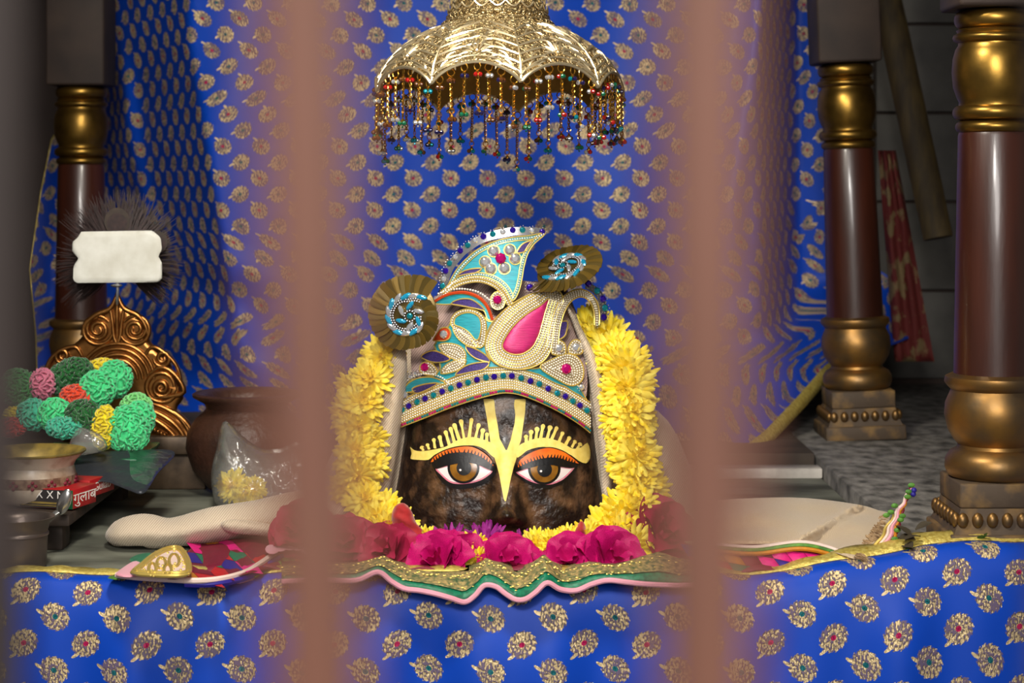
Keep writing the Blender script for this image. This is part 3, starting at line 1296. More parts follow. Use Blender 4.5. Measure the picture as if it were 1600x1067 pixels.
EYES = [
    dict(liner=[(330, 462), (370, 430), (430, 398), (500, 386), (580, 386), (650, 405), (710, 440), (760, 482), (782, 517), (760, 552), (700, 602), (620, 628), (540, 640), (460, 630), (405, 592), (368, 545), (345, 495)],
         scl=[(357, 497), (420, 478), (470, 466), (540, 452), (600, 452), (660, 472), (720, 498), (757, 513), (720, 550), (670, 580), (600, 600), (530, 606), (470, 599), (430, 576), (390, 537)],
         iris=(552, 490, 112), pupil=(555, 494, 52), glint=(530, 508),
         lid=[(330, 462), (370, 430), (430, 398), (500, 386), (580, 386), (650, 405), (710, 440), (760, 482), (782, 517), (757, 516), (720, 500), (660, 474), (600, 458), (540, 458), (470, 470), (420, 482), (357, 499)],
         orange=[(322, 452), (345, 415), (400, 380), (470, 355), (550, 341), (620, 346), (690, 382), (742, 430), (774, 495), (700, 452), (650, 425), (580, 405), (500, 402), (430, 412), (370, 440)]),
    dict(liner=[(903, 522), (930, 492), (985, 465), (1050, 440), (1110, 425), (1180, 420), (1240, 430), (1300, 455), (1345, 475), (1328, 512), (1290, 562), (1230, 608), (1150, 632), (1070, 630), (1000, 604), (940, 564)],
         scl=[(915, 521), (970, 500), (1020, 486), (1090, 468), (1160, 466), (1230, 482), (1290, 489), (1327, 486), (1290, 532), (1240, 576), (1170, 606), (1110, 609), (1040, 596), (975, 566)],
         iris=(1113, 496, 114), pupil=(1115, 504, 52), glint=(1090, 516),
         lid=[(903, 522), (930, 492), (985, 465), (1050, 440), (1110, 425), (1180, 420), (1240, 430), (1300, 455), (1345, 475), (1327, 490), (1290, 493), (1230, 486), (1160, 472), (1090, 474), (1020, 491), (970, 503), (915, 523)],
         orange=[(923, 492), (940, 440), (1000, 395), (1070, 364), (1150, 351), (1222, 368), (1282, 400), (1356, 464), (1290, 450), (1230, 432), (1170, 424), (1100, 430), (1030, 448), (970, 470)]),
]
for e in EYES:
    liner = cr(Z7(e['liner']), 3, True)
    eo = decal('eye', [liner], 'black_paint', 0.0012, idol, step=3)
    scl = cr(Z7(e['scl']), 3, True)
    decal('eye_rim', [scl], 'pink_paint', 0.0018, eo, step=3)
    decal('eye_white', [offset(scl, -2.4)], 'white_paint', 0.0022, eo, step=3)
    ix, iy, ir = e['iris']
    # the iris is cut by the upper lid
    lidy = [z7(*p) for p in e['lid']]

    def clip(c):
        return [p for p in c if inside(p, scl)] if False else c
    irc = [z7(*p) for p in circle(ix, iy, ir)]
    top = z7(0, iy - ir * .42)[1]
    irc = [(p[0], max(p[1], top)) for p in irc]
    decal('iris_ring', [irc], 'black_paint', 0.0026, eo, step=3)
    brc = [z7(*p) for p in circle(ix, iy + 2, ir * .84)]
    brc = [(p[0], max(p[1], top)) for p in brc]
    decal('iris', [brc], 'brown_paint', 0.0030, eo, step=3)
    px_, py_, pr = e['pupil']
    decal('pupil', [[z7(*p) for p in circle(px_, py_, pr)]], 'black_paint', 0.0034, eo, step=3)
    decal('glint', [[z7(*p) for p in circle(e['glint'][0], e['glint'][1], 9, n=10)]], 'white_paint', 0.0039, eo, step=2)
    orange = cr(Z7(e['orange']), 3, True)
    decal('eyelid', [orange], 'orange_paint', 0.0020, eo, step=3)
    lid = cr(Z7(e['lid']), 3, True)
    k = len(e['lid'])
    shapes = [lid]
    upper = [p for p in cr(e['lid'][:9], 3)]
    for q in range(2, len(upper) - 2):
        bx, by = upper[q]
        sx = -14 if bx < (552 if ix < 800 else 1113) else 10
        shapes.append(Z7([(bx - 7, by + 8), (bx + sx * .9 - 1, by - 25), (bx + sx * .9 + 2, by - 26), (bx + 8, by + 8)]))
    decal('lash_line', shapes, 'black_paint', 0.0038, eo, step=2.6)
    # thin dark contour over the orange lid
    m = MB()
    up = cr(Z7(e['orange'][:9]), 4)
    m.tube(on(face_S, up, .0018), .0009, 5)
    m.build('lid_contour', 'black_paint', eo)
# flat black patches painted under the nose tip for the shade in the nostrils
m = MB()
for nx in (778, 804):
    plaque(m, circle(nx, 824, 4.5, 2.6, 12), face_S, -.001, .0006, 2)
m.build('nostril_shade', 'black_paint', idol)

# ------------------------------------------------------------------ crown
def crown_S(px, py):
    return 2.945 + 3.0 * ((px - 785) / 1000.0) ** 2 + max(0.0, 640 - py) / 1000.0 * 0.12


def zc(x, y):
    return (540 + x / 2.963, 340 + y / 2.963)


def ZC(l):
    return [zc(*p) for p in l]


crown = thing('crown', W(785, 660, 2.95), 'embroidered crown of teal, pink and navy panels edged with pearls and jewels', 'crown')


def gem_mesh(name, n, mt, sx=1.0, h=0.55):
    m = MB()
    vs = [(math.cos(2 * PI * k / n) * .5 * sx, math.sin(2 * PI * k / n) * .5, h) for k in range(n)]
    vs += [(math.cos(2 * PI * (k + .5) / n) * .85 * sx, math.sin(2 * PI * (k + .5) / n) * .85, h * .62) for k in range(n)]
    vs += [(math.cos(2 * PI * k / n) * sx, math.sin(2 * PI * k / n), 0.12) for k in range(n)]
    vs += [(math.cos(2 * PI * k / n) * sx, math.sin(2 * PI * k / n), -0.2) for k in range(n)]
    fs = [tuple(range(n)), tuple(range(3 * n, 4 * n))[::-1]]
    for k in range(n):
        k2 = (k + 1) % n
        fs += [(k, n + k, k2), (n + k, 2 * n + k2, k2) if False else (k2, n + k, n + k2), (n + k, 2 * n + k, 2 * n + k2), (n + k, 2 * n + k2, n + k2),
               (2 * n + k, 3 * n + k, 3 * n + k2, 2 * n + k2)]
    m.add(vs, fs)
    return m.mesh(name, mt, smooth=False)


GEM = {c: gem_mesh('gem', 8, c + '_gem') for c in ('teal', 'violet', 'clear', 'magenta', 'sky')}
MARQ = {c: gem_mesh('marquise_gem', 8, c + '_gem', 0.42) for c in ('sky', 'clear')}
PXM = 2.95 / F
FACE = Euler((PI / 2, 0, 0)).to_matrix().to_4x4()


def gem(c, x, y, r, t=.004, name='gem', parent=None, S=crown_S, pearls=None):
    px, py = zc(x, y)
    p = W(px, py, S(px, py) - t)
    o = inst(name, GEM[c], parent or crown, Matrix.Translation(p) @ FACE @ Matrix.Diagonal((r * PXM / 2.963, r * PXM / 2.963, r * PXM / 2.963, 1)))
    if pearls is not None:
        for k in range(9):
            g = 2 * PI * k / 9
            q = zc(x + math.cos(g) * (r + 5), y + math.sin(g) * (r + 5))
            pearls.ico(W(q[0], q[1], S(*q) - t + .001), .0011)
    return o


def pearl_row(m, pts, sp=4.0, r=.00165, t=.004, S=crown_S, closed=False):
    for p in resample(pts, sp, closed):
        m.ico(W(p[0], p[1], S(p[0], p[1]) - t), r)


def cord(m, pts, r=.0012, t=.004, S=crown_S, closed=False):
    m.tube(on(S, resample(pts, 4, closed), t), r, 5, closed=closed)


def panel(name, pts, mt, t1=.004, n=4, closed_curve=True, cordm=True, S=crown_S, step=5, dome=0.0):
    o = cr(ZC(pts), n, True) if closed_curve else ZC(pts)
    m = MB()
    plaque(m, o, S, 0.0, t1, step, dome=dome, rad=8)
    ob = m.build(name, mt, crown, angle=60)
    if cordm:
        c = MB()
        cord(c, o, t=t1 + .0004, closed=True, S=S)
        c.build('gold_cord', 'gold_cord', ob)
    return o, ob


lowE = [(250, 972), (360, 930), (480, 882), (600, 842), (690, 818), (745, 811), (810, 821), (900, 855), (1000, 905), (1080, 955), (1140, 1002)]
gemR = [(250, 896), (262, 890), (293, 872), (331, 853), (368, 838), (407, 822), (447, 805), (487, 790), (527, 775), (567, 763), (608, 750), (650, 740), (688, 736), (730, 732), (770, 733), (813, 743),
        (856, 757), (897, 770), (938, 792), (980, 813), (1018, 828), (1052, 850), (1085, 870), (1117, 893), (1140, 908)]
lowC = cr(lowE, 6)


def by(x, k):
    g = lerp_curve(gemR, x)
    return g + k * (lerp_curve(lowC, x) - g)


def brow(k, step=10):
    return [zc(x, by(x, k)) for x in range(252, 1139, step)]


m = MB()
o = brow(-.52) + brow(1.0)[::-1]
plaque(m, o, crown_S, -.004, .003, 7)
band = m.build('band', 'crown_felt', crown, angle=60)
m = MB()
for k in (-.40, -.25, .27, .41, .55, .69):
    pearl_row(m, brow(k), 3.7, .0016, .0038)
tag(m.build('pearl_rows', 'pearl', band), kind='stuff')
m = MB()
for k in (-.52, -.32, .20, .34, .48, .62, .77, 1.0):
    cord(m, brow(k), .0010, .0036)
m.build('gold_cord', 'gold_cord', band)
pr = MB()
i = 0
for q, (x, y) in enumerate(gemR[1:-1]):
    gem('teal' if q % 2 == 0 else 'violet', x, y, 15, .005, pearls=pr)
m1 = [MB(), MB()]
for q, p in enumerate(resample(brow(.89), 4.2)):
    m1[(q // 3) % 2].ball(W(p[0], p[1], crown_S(*p) - .004), .0021, 6, 4)
tag(m1[0].build('crystal_edging', 'magenta_gem', band, smooth=False), kind='stuff')
tag(m1[1].build('crystal_edging', 'teal_gem', band, smooth=False), kind='stuff')

# teal ground panels
panel('teal_panel', [(300, 812), (272, 792), (300, 752), (360, 738), (410, 735), (440, 700), (430, 640), (410, 590), (440, 545), (480, 500), (500, 450), (560, 425), (625, 445), (660, 480),
                     (690, 480), (720, 600), (780, 690), (860, 700), (960, 690), (1080, 780), (1120, 850), (980, 790), (860, 738), (770, 712), (650, 722), (480, 772)], 'teal_thread', .002, n=1, closed_curve=False, step=7)
# top leaf
leaf = [(925, 72), (850, 84), (780, 90), (700, 107), (620, 142), (560, 190), (515, 240), (485, 292), (472, 332), (535, 288), (620, 272), (690, 290), (740, 330), (772, 385), (800, 345), (815, 290),
        (825, 230), (842, 170), (872, 122)]
lo, lob = panel('leaf_panel', leaf, 'teal_thread', .004, n=3)
pm = MB()
pearl_row(pm, offset(lo, -3.2), 3.8, .0015, .0055, closed=True)
cm = MB()
cord(cm, offset(lo, -6.0), .0009, .005, closed=True)
cm.build('gold_cord', 'gold_cord', lob)
for q, (x, y, c) in enumerate([(910, 66, 'violet'), (863, 60, 'clear'), (819, 57, 'teal'), (773, 58, 'violet'), (728, 66, 'clear'), (682, 76, 'teal'), (638, 88, 'violet'), (600, 105, 'clear'), (566, 128, 'teal'),
                               (532, 153, 'violet'), (507, 183, 'clear'), (482, 212, 'teal'), (465, 247, 'violet'), (455, 285, 'clear'), (450, 317, 'teal')]):
    gem(c, x, y, 15, .003, pearls=pr)
for x, y in ((685, 155), (760, 150), (785, 190), (735, 235), (672, 237), (647, 205)):
    gem('clear', x, y, 25, .006)
    cord(cm2 := MB(), [zc(x + 28 * math.cos(2 * PI * k / 16), y + 28 * math.sin(2 * PI * k / 16)) for k in range(16)], .0009, .005, closed=True)
    cm2.build('gem_setting', 'gold_cord', crown)
gem('magenta', 718, 188, 26, .0085)
panel('navy_leaf', [(512, 272), (545, 248), (590, 236), (632, 236), (600, 256), (560, 262)], 'navy_velvet', .0055)
panel('navy_leaf', [(792, 162), (815, 125), (845, 110), (870, 104), (855, 130), (828, 158)], 'navy_velvet', .0055)
# thick arc under the leaf
arc = [(450, 352), (500, 312), (560, 290), (625, 285), (690, 308), (735, 350), (762, 400)]
am = MB()
ao = cr(ZC(arc), 5)
plaque(am, offset(ao, 4.5, False) + offset(ao, -4.5, False)[::-1], crown_S, 0, .004, 4)
ab = am.build('arc_trim', 'crown_felt', crown, angle=60)
for o_ in (-2.6, 2.6):
    pearl_row(pm, offset(ao, o_, False), 3.7, .0015, .005)
cm = MB()
for o_ in (-4.6, 0, 4.6):
    cord(cm, offset(ao, o_, False), .0010, .0046)
cm.build('gold_cord', 'gold_cord', ab)
def gem_strip(pts, hw):
    o_ = cr(ZC(pts), 3)
    m_ = MB()
    plaque(m_, offset(o_, hw, False) + offset(o_, -hw, False)[::-1], crown_S, 0.0, .003, 4)
    m_.build('gem_border', 'silver_rim', crown, angle=60)


gem_strip([(918, 70), (863, 64), (819, 62), (773, 64), (728, 72), (682, 82), (640, 95), (604, 112), (570, 135), (538, 160), (512, 190), (488, 219), (471, 254), (460, 290), (455, 322)], 6.5)
gem_strip([(1112, 312), (1150, 332), (1178, 362), (1191, 400), (1193, 440), (1186, 475)], 5.5)
# red-corded swoosh on the left
sw = [(412, 395), (470, 362), (545, 352), (610, 372), (650, 412), (674, 472), (655, 468), (640, 430), (590, 412), (520, 400), (460, 402)]
panel('swoosh_panel', sw, 'teal_thread', .003, n=3)
panel('navy_leaf', [(488, 397), (535, 376), (590, 382), (645, 428), (600, 420), (545, 410)], 'navy_velvet', .0045)
cm = MB()
cord(cm, cr(ZC([(412, 388), (470, 357), (545, 346), (612, 366), (655, 410), (680, 474)]), 5), .0024, .0055)
cm.build('red_cord', 'red_cord', crown)
pearl_row(pm, cr(ZC([(430, 352), (480, 335), (545, 330), (615, 345), (665, 380)]), 5), 4.2, .002, .004)


def pearl_shape(name, pts, rows, gap=4.0, inner=None, n=4):
    o, ob = panel(name, pts, 'crown_felt', .004, n=n)
    for i in range(rows):
        off = gap * (i + .55)
        for p in resample(offset(o, -off), 3.8, True):
            if inside(p, o) and edist(p, o) > off * .85:
                if inner and inside(p, inner):
                    continue
                pm.ico(W(p[0], p[1], crown_S(*p) - .005), .0016)
    return o, ob


# little teardrop with a magenta stone
o, ob = pearl_shape('teardrop', [(703, 342), (730, 358), (740, 385), (728, 415), (700, 425), (678, 410), (672, 380), (682, 355)], 2, 4.2)
gem('magenta', 703, 380, 21, .0085)
# teal paisley
pais = [(490, 500), (492, 462), (522, 434), (570, 424), (620, 440), (648, 478), (650, 535), (640, 590), (612, 600), (575, 560), (530, 530)]
pearl_shape('paisley_border', pais, 2, 3.8)
panel('paisley_panel', [(504, 495), (508, 464), (540, 444), (580, 440), (615, 458), (628, 495), (622, 545), (604, 568), (570, 530), (535, 508)], 'teal_thread', .0065)
pearl_shape('pearl_leaf', [(497, 512), (530, 502), (575, 520), (604, 560), (612, 600), (565, 592), (520, 558)], 4, 3.8)
# small red teardrop
panel('red_teardrop', [(405, 568), (420, 540), (440, 514), (468, 508), (486, 528), (482, 556), (458, 570), (430, 570)], 'red_cord', .004)
gem('clear', 454, 540, 20, .007)
pearl_shape('pearl_leaf', [(432, 590), (480, 582), (530, 596), (556, 630), (545, 672), (500, 655), (455, 630)], 5, 3.8)
pearl_shape('pearl_leaf', [(440, 722), (462, 684), (510, 660), (556, 652), (548, 686), (505, 712)], 4, 3.8)
panel('navy_leaf', [(350, 642), (395, 616), (440, 625), (485, 655), (435, 670), (385, 664)], 'navy_velvet', .0055)
panel('navy_leaf', [(556, 595), (610, 612), (655, 642), (668, 668), (610, 655), (572, 628)], 'navy_velvet', .0055)
panel('navy_leaf', [(508, 728), (545, 692), (600, 673), (664, 670), (640, 702), (575, 716)], 'navy_velvet', .0055)
# lower left end of the crown
pearl_shape('pearl_leaf', [(345, 712), (350, 678), (385, 668), (415, 690), (425, 722), (385, 730)], 2, 4)
gem('magenta', 366, 692, 20, .0075)
panel('crescent_panel', [(268, 808), (285, 772), (330, 745), (390, 738), (440, 752), (462, 770), (400, 772), (330, 800)], 'teal_thread', .0045)
panel('navy_leaf', [(308, 792), (360, 772), (425, 766), (395, 788), (330, 814)], 'navy_velvet', .0062)
pearl_row(pm, cr(ZC([(280, 760), (320, 732), (380, 722), (440, 738), (475, 765)]), 5), 3.8, .0018, .005)
for x, y, r in ((275, 820, 18), (300, 738, 13), (322, 722, 12)):
    gem('clear', x, y, r, .006, pearls=pr)
# large central paisley with the pink heart
tear = [(942, 374), (905, 404), (850, 438), (800, 478), (755, 530), (726, 585), (735, 615), (775, 633), (820, 630), (865, 600), (895, 545), (912, 485), (927, 430)]
to = cr(ZC(tear), 4, True)
big = cr(ZC([(985, 338), (915, 340), (840, 362), (765, 405), (700, 462), (660, 522), (647, 590), (662, 642), (708, 682), (780, 702), (850, 697), (908, 670), (942, 628), (957, 575), (966, 505), (984, 440), (1008, 385)]), 4, True)
m = MB()
plaque(m, big, crown_S, 0, .006, 6)
bigo = m.build('paisley_border', 'crown_felt', crown, angle=60)
cm = MB()
cord(cm, big, .0013, .0066, closed=True)
for i in range(6):
    off = 3.0 + i * 4.3
    for p in resample(offset(to, off), 3.8, True):
        if inside(p, big) and edist(p, big) > 1.6:
            pm.ico(W(p[0], p[1], crown_S(*p) - .0072), .0017)
    if i < 5:
        seg = []
        for p in offset(to, off + 2.15) + [(0, 0)]:
            if inside(p, big) and edist(p, big) > 1.0:
                seg.append(p)
            else:
                if len(seg) > 3:
                    cord(cm, seg, .0008, .0066)
                seg = []
cord(cm, to, .0011, .0085, closed=True)
cm.build('gold_cord', 'gold_cord', bigo)
m = MB()
plaque(m, to, crown_S, 0, .0075, 5, dome=.003, rad=14)
m.build('pink_heart', 'pink_thread', crown, angle=70)
# hooked stem
stem = [(958, 600), (966, 520), (988, 440), (1025, 378), (1072, 350), (1115, 356), (1148, 390), (1163, 440), (1163, 498)]
so = cr(ZC(stem), 5)
m = MB()
L_, R_ = [], []
for q, p in enumerate(so):
    wdt = 9.0 - 5.5 * q / (len(so) - 1)
    n1, n2 = offset(so, wdt, False)[q], offset(so, -wdt, False)[q]
    L_.append(n1)
    R_.append(n2)
plaque(m, L_ + R_[::-1], crown_S, 0, .0068, 4)
so_b = m.build('hooked_stem', 'crown_felt', crown, angle=60)
cm = MB()
for pth in (L_, R_):
    cord(cm, pth, .0011, .0072)
cm.build('gold_cord', 'gold_cord', so_b)
for fr in (-.62, -.2, .22, .64):
    pth = [tuple(Vector(a).lerp(Vector(b), .5 + fr * .5)) for a, b in zip(L_, R_)]
    if abs(fr) > .5:
        pth = pth[:int(len(pth) * .72)]
    pearl_row(pm, pth, 3.8, .0016, .008)
for x, y, c in ((1123, 305, 'violet'), (1163, 338, 'teal'), (1190, 376, 'violet'), (1200, 418, 'teal'), (1195, 462, 'violet'), (853, 323, 'violet'), (1164, 496, 'teal')):
    gem(c, x, y, 17 if y < 480 else 9, .004, pearls=pr)
# right-hand pearl teardrop
rt = [(900, 692), (965, 652), (1025, 630), (1078, 650), (1102, 705), (1090, 758), (1045, 778), (985, 752)]
pearl_shape('pearl_teardrop', rt, 6, 3.9, inner=[zc(1022 + 24 * math.cos(2 * PI * k / 12), 700 + 26 * math.sin(2 * PI * k / 12)) for k in range(12)])
gem('magenta', 1022, 700, 25, .0085)
for x, y in ((988, 606), (1066, 602)):
    pearl_shape('pearl_petal', [(x - 32, y + 25), (x - 30, y - 12), (x - 5, y - 38), (x + 25, y - 25), (x + 32, y + 8), (x + 22, y + 30)], 2, 4)
    gem('clear', x, y, 22, .0075)
gem('clear', 1092, 785, 15, .006, pearls=pr)
panel('navy_leaf', [(968, 565), (978, 495), (1028, 478), (1022, 530), (1008, 555)], 'navy_velvet', .005, n=2)
tag(pm.build('pearl_rows', 'pearl', crown), kind='stuff')
tag(pr.build('gem_settings', 'silver_rim', crown), kind='stuff')

# ------------------------------------------------------------------ spiral brooches
RO = [(55, 212), (95, 196), (135, 208), (180, 210), (225, 192), (270, 158), (315, 150), (360, 142), (405, 120), (450, 86)]
WD = [(55, 92), (180, 88), (270, 66), (360, 62), (450, 40)]
sm_ = MB()
N_ = 12
front = [Vector((-.5, -1, 0)), Vector((.25, -1, .10))] + [Vector((.25 + .35 * math.cos(g), math.sin(g), .12)) for g in [(-80 + 20 * k) * PI / 180 for k in range(9)]] + [Vector((.25, 1, .10)), Vector((-.5, 1, 0))]
k = len(front)
sm_.add(front + [v + Vector((0, 0, -.08)) for v in front], [tuple(range(k)), tuple(range(2 * k - 1, k - 1, -1))] + [(i, (i + 1) % k, (i + 1) % k + k, i + k) for i in range(k)])
mat('sequin_dark', srgb(104, 84, 36), 0.34, 0.55, col2=srgb(70, 60, 26), scale=90)
SEQ = [sm_.mesh('sequin', 'sequin_bronze', smooth=False), sm_.mesh('sequin', 'sequin_dark', smooth=False)]


def brooch(loc, Mr, label, sc):
    t = thing('spiral_brooch', loc, label, 'brooch', 'spiral jewelled brooches on the crown')
    u = sc * PXM / 2.963
    B = Matrix.Translation(loc) @ Mr.to_4x4()
    m = MB()
    pts = []
    for th in range(55, 451, 6):
        pts.append((math.radians(th), lerp_curve(RO, th)))
    # backing disc
    m.lathe([(150 * u, -9 * u), (152 * u, -4 * u), (148 * u, -1 * u)], n=36)
    m.v = [B @ (v + Vector((-22 * u, 18 * u, 0))) for v in m.v]
    m.build('backing', 'sequin_dark', t)
    th = 55.0
    q = 0
    while th < 448:
        r = lerp_curve(RO, th)
        w = lerp_curve(WD, th)
        a = math.radians(th)
        rc = r - w / 2
        pos = Vector((math.cos(a) * rc * u, math.sin(a) * rc * u, (2 + q * .12) * u))
        Mx = B @ Matrix.Translation(pos) @ Matrix.Rotation(a + PI / 2, 4, 'Z') @ Matrix.Diagonal((34 * u, w * .5 * u, 40 * u, 1))
        inst('sequin', SEQ[q % 2], t, Mx @ Matrix.Rotation(R.uniform(-.25, .25), 4, 'Y'))
        th += math.degrees(27 / max(rc, 40))
        q += 1
    pe = MB()
    th = 58.0
    q = 0
    while th < 330:
        ri = lerp_curve(RO, th) - lerp_curve(WD, th) - 12
        a = math.radians(th)
        c = 'sky' if q % 2 == 0 else 'clear'
        Mx = B @ Matrix.Translation((math.cos(a) * ri * u, math.sin(a) * ri * u, 9 * u)) @ Matrix.Rotation(a + .35, 4, 'Z') @ Matrix.Diagonal((31 * u, 31 * u, 16 * u, 1))
        inst('marquise_gem', MARQ[c], t, Mx)
        th += math.degrees(40 / max(ri, 40))
        q += 1
    for dr in (26, 37):
        th = 56.0
        while th < 360:
            ri = lerp_curve(RO, th) - lerp_curve(WD, th) - dr
            if ri < 32:
                break
            a = math.radians(th)
            pe.ico(B @ Vector((math.cos(a) * ri * u, math.sin(a) * ri * u, 9 * u)), 6 * u)
            th += math.degrees(12 / ri)
    for k in range(12):
        a = 2 * PI * k / 12
        pe.ico(B @ Vector((math.cos(a) * 26 * u, math.sin(a) * 26 * u, 12 * u)), 6 * u)
    for k in range(6):
        a = 2 * PI * k / 6 + .5
        rr = 50
        Mx = B @ Matrix.Translation((math.cos(a) * rr * u, math.sin(a) * rr * u, 12 * u)) @ Matrix.Rotation(a + .9, 4, 'Z') @ Matrix.Diagonal((28 * u, 28 * u, 16 * u, 1))
        inst('marquise_gem', MARQ['sky' if k % 2 else 'clear'], t, Mx)
    inst('gem', GEM['teal'], t, B @ Matrix.Translation((0, 0, 12 * u)) @ Matrix.Diagonal((16 * u, 16 * u, 16 * u, 1)))
    tag(pe.build('pearl_rows', 'silver_rim', t), kind='stuff')
    return t


FM = Euler((PI / 2, 0, 0)).to_matrix()
brooch(W(540 + 300 / 2.963, 340 + 455 / 2.963, 2.935), Matrix.Rotation(math.radians(-12), 3, 'Z') @ FM, 'round bronze spiral brooch with turquoise stones at the left of the crown', 0.96)
# the right one is turned away so that it shows as a slanted oval
Mr = Matrix.Rotation(math.radians(-20), 3, 'Y') @ Matrix.Rotation(math.radians(-58), 3, 'X') @ FM @ Matrix.Rotation(math.radians(150), 3, 'Z')
brooch(W(880, 417, 2.985), Mr, 'tilted bronze spiral brooch with turquoise stones at the upper right of the crown', 0.94)

twill('mauve_twill', srgb(150, 124, 118), srgb(186, 160, 150))
# ------------------------------------------------------------------ shawl
shawl = thing('shawl', (-0.02, 0.05, 0.0), 'beige twill shawl draped around the idol and spread out over the altar floor', 'shawl')
m = MB()
cape = cr([(700, 472), (765, 446), (835, 450), (885, 474), (922, 520), (958, 572), (1003, 622), (1046, 660), (1076, 722), (1098, 790), (1106, 834), (800, 836), (470, 834), (486, 780), (520, 705), (560, 640), (598, 562), (640, 512)], 3, True)
plaque(m, cape, lambda x, y: 3.125, -0.02, 0.0, 9, dome=.06, rad=70, back_dome=.05,
       bump=lambda x, y: .004 * math.sin((x - (y - 500) * .35 * (1 if x > 780 else -1)) / 8.0) * ss(470, 560, y))
for v in m.v:
    v.z = max(v.z, .004)
m.build('hood', 'beige_twill', shawl, angle=180)
m = MB()
plaque(m, cr([(634, 548), (622, 541), (610, 549), (600, 576), (580, 620), (563, 660), (556, 700), (560, 750), (575, 790), (594, 812), (603, 786), (614, 740), (624, 680), (630, 630), (636, 590)], 3, True),
       lambda x, y: 3.01, -.02, 0, 5, dome=.026, rad=22, back_dome=.01, bump=lambda x, y: .0025 * math.sin((x - 628 + (y - 560) * .22) / 3.4))
m.build('side_fold', 'beige_twill', shawl, angle=180)
m = MB()
plaque(m, cr([(884, 476), (902, 500), (925, 545), (944, 592), (953, 640), (957, 700), (955, 770), (948, 800), (941, 780), (938, 715), (928, 640), (917, 575), (902, 525)], 3, True),
       lambda x, y: 3.005, -.02, 0, 4, dome=.024, rad=14, back_dome=.01, bump=lambda x, y: .003 * math.sin((x - 885 - (y - 480) * .24) / 2.6))
m.build('side_fold', 'beige_twill', shawl, angle=180)
m = MB()
plaque(m, cr([(164, 838), (180, 814), (214, 803), (242, 804), (268, 809), (330, 792), (400, 781), (470, 766), (540, 770), (556, 800), (556, 836), (470, 842), (400, 838), (345, 846), (262, 862), (222, 862), (184, 856)], 3, True),
       lambda x, y: 2.985, -.03, 0, 7, dome=.05, rad=38, back_dome=.05, bump=lambda x, y: .004 * math.sin((y + x * .12) / 8))
for v in m.v:
    v.z = max(v.z, .003)
m.build('left_end', 'beige_twill', shawl, angle=180)
m = MB()
plaque(m, cr([(345, 817), (365, 811), (420, 818), (480, 826), (545, 828), (548, 850), (470, 846), (420, 838), (370, 834), (350, 828)], 3, True),
       lambda x, y: 2.935, -.03, 0, 5, dome=.014, rad=10, back_dome=.012)
m.build('folded_hem', 'beige_twill', shawl, angle=180)
m = MB()
rend = lambda x, y: floor_d(y, 0.026 + 0.012 * ss(880, 790, y) + .007 * noise.noise(Vector((x / 90, y / 22, 2))) + .0012 * noise.noise(Vector((x / 30, y / 9, 5))) + .007 * G((x - 1322 + (y - 800) * 1.7) / 12))
plaque(m, cr([(1060, 800), (1100, 784), (1180, 778), (1260, 778), (1340, 788), (1372, 797), (1392, 806), (1374, 846), (1345, 874), (1300, 862), (1240, 851), (1150, 850), (1070, 848)], 3, True),
       rend, -.012, 0, 5, dome=.006, rad=14, bump=lambda x, y: .012 * G((x - 1322 + (y - 800) * 1.7) / 8) + .010 * ss(-6, 6, x - 1322 + (y - 800) * 1.7) + .003 * math.sin((y + x * .1) / 6) * ss(1300, 1360, x))
m.build('right_end', 'beige_weave', shawl, angle=180)
m = MB()
mat('fringe_thread', srgb(176, 146, 108), 0.8, col2=srgb(120, 92, 62), scale=60)
for k in range(170):
    t = R.random()
    a = Vector((1388 - 42 * t, 806 + 66 * t))
    px, py = a.x + R.uniform(-14, 0), a.y + R.uniform(-4, 4)
    L = R.uniform(8, 24)
    p0 = W(px, py, rend(px, py) - .024)
    p1 = W(px + L * .5, py + L * .2, rend(px + L * .5, py) - .026)
    p2 = W(px + L * .9, py + L * .45 + 2, rend(px + L, py + L * .3) - .012)
    m.tube([p0, p1, p2], [.0012, .0010, .0005], 4)
tag(m.build('fringe', 'fringe_thread', shawl), kind='stuff')

m = MB()
plaque(m, cr([(664, 640), (646, 600), (642, 550), (650, 505), (682, 462), (745, 440), (815, 438), (868, 452), (900, 490), (912, 545), (918, 600), (906, 640), (860, 625), (785, 608), (710, 625)], 3, True),
       lambda x, y: face_S(max(662, min(898, x)), max(y, 470)), .004, .014, 7, bump=lambda x, y: .004 * math.sin((y + (x - 640) * .55) / 7.5) + .003 * noise.noise(Vector((x / 22, y / 22, 1))))
m.build('head_wrap', 'mauve_twill', shawl, angle=180)

# ------------------------------------------------------------------ yellow garland
def petal_mat(name, c1, c2, tr=0.25):
    m = mat(name, c1, 0.55, col2=c2, scale=60, spec=0.3)
    nt = m.node_tree
    b = nt.nodes['Principled BSDF']
    b.inputs['Subsurface Weight'].default_value = 0.0
    t = nt.nodes.new('ShaderNodeBsdfTranslucent')
    t.inputs[0].default_value = c1
    mx = nt.nodes.new('ShaderNodeMixShader')
    mx.inputs[0].default_value = tr
    nt.links.new(b.outputs[0], mx.inputs[1])
    nt.links.new(t.outputs[0], mx.inputs[2])
    nt.links.new(mx.outputs[0], nt.nodes['Material Output'].inputs[0])
    return m


petal_mat('yellow_petal', srgb(255, 226, 30), srgb(255, 243, 110))
petal_mat('purple_petal', srgb(120, 10, 110), srgb(170, 50, 150))
petal_mat('magenta_petal', srgb(150, 0, 72), srgb(214, 12, 120), 0.12)
petal_mat('crimson_petal', srgb(150, 16, 60), srgb(180, 40, 80), 0.15)
mat('orange_core', srgb(240, 130, 20), 0.7)
mat('red_cotton', srgb(176, 24, 26), 0.75, col2=srgb(150, 16, 22), scale=30, bump=0.4, bscale=50, sheen=0.3)


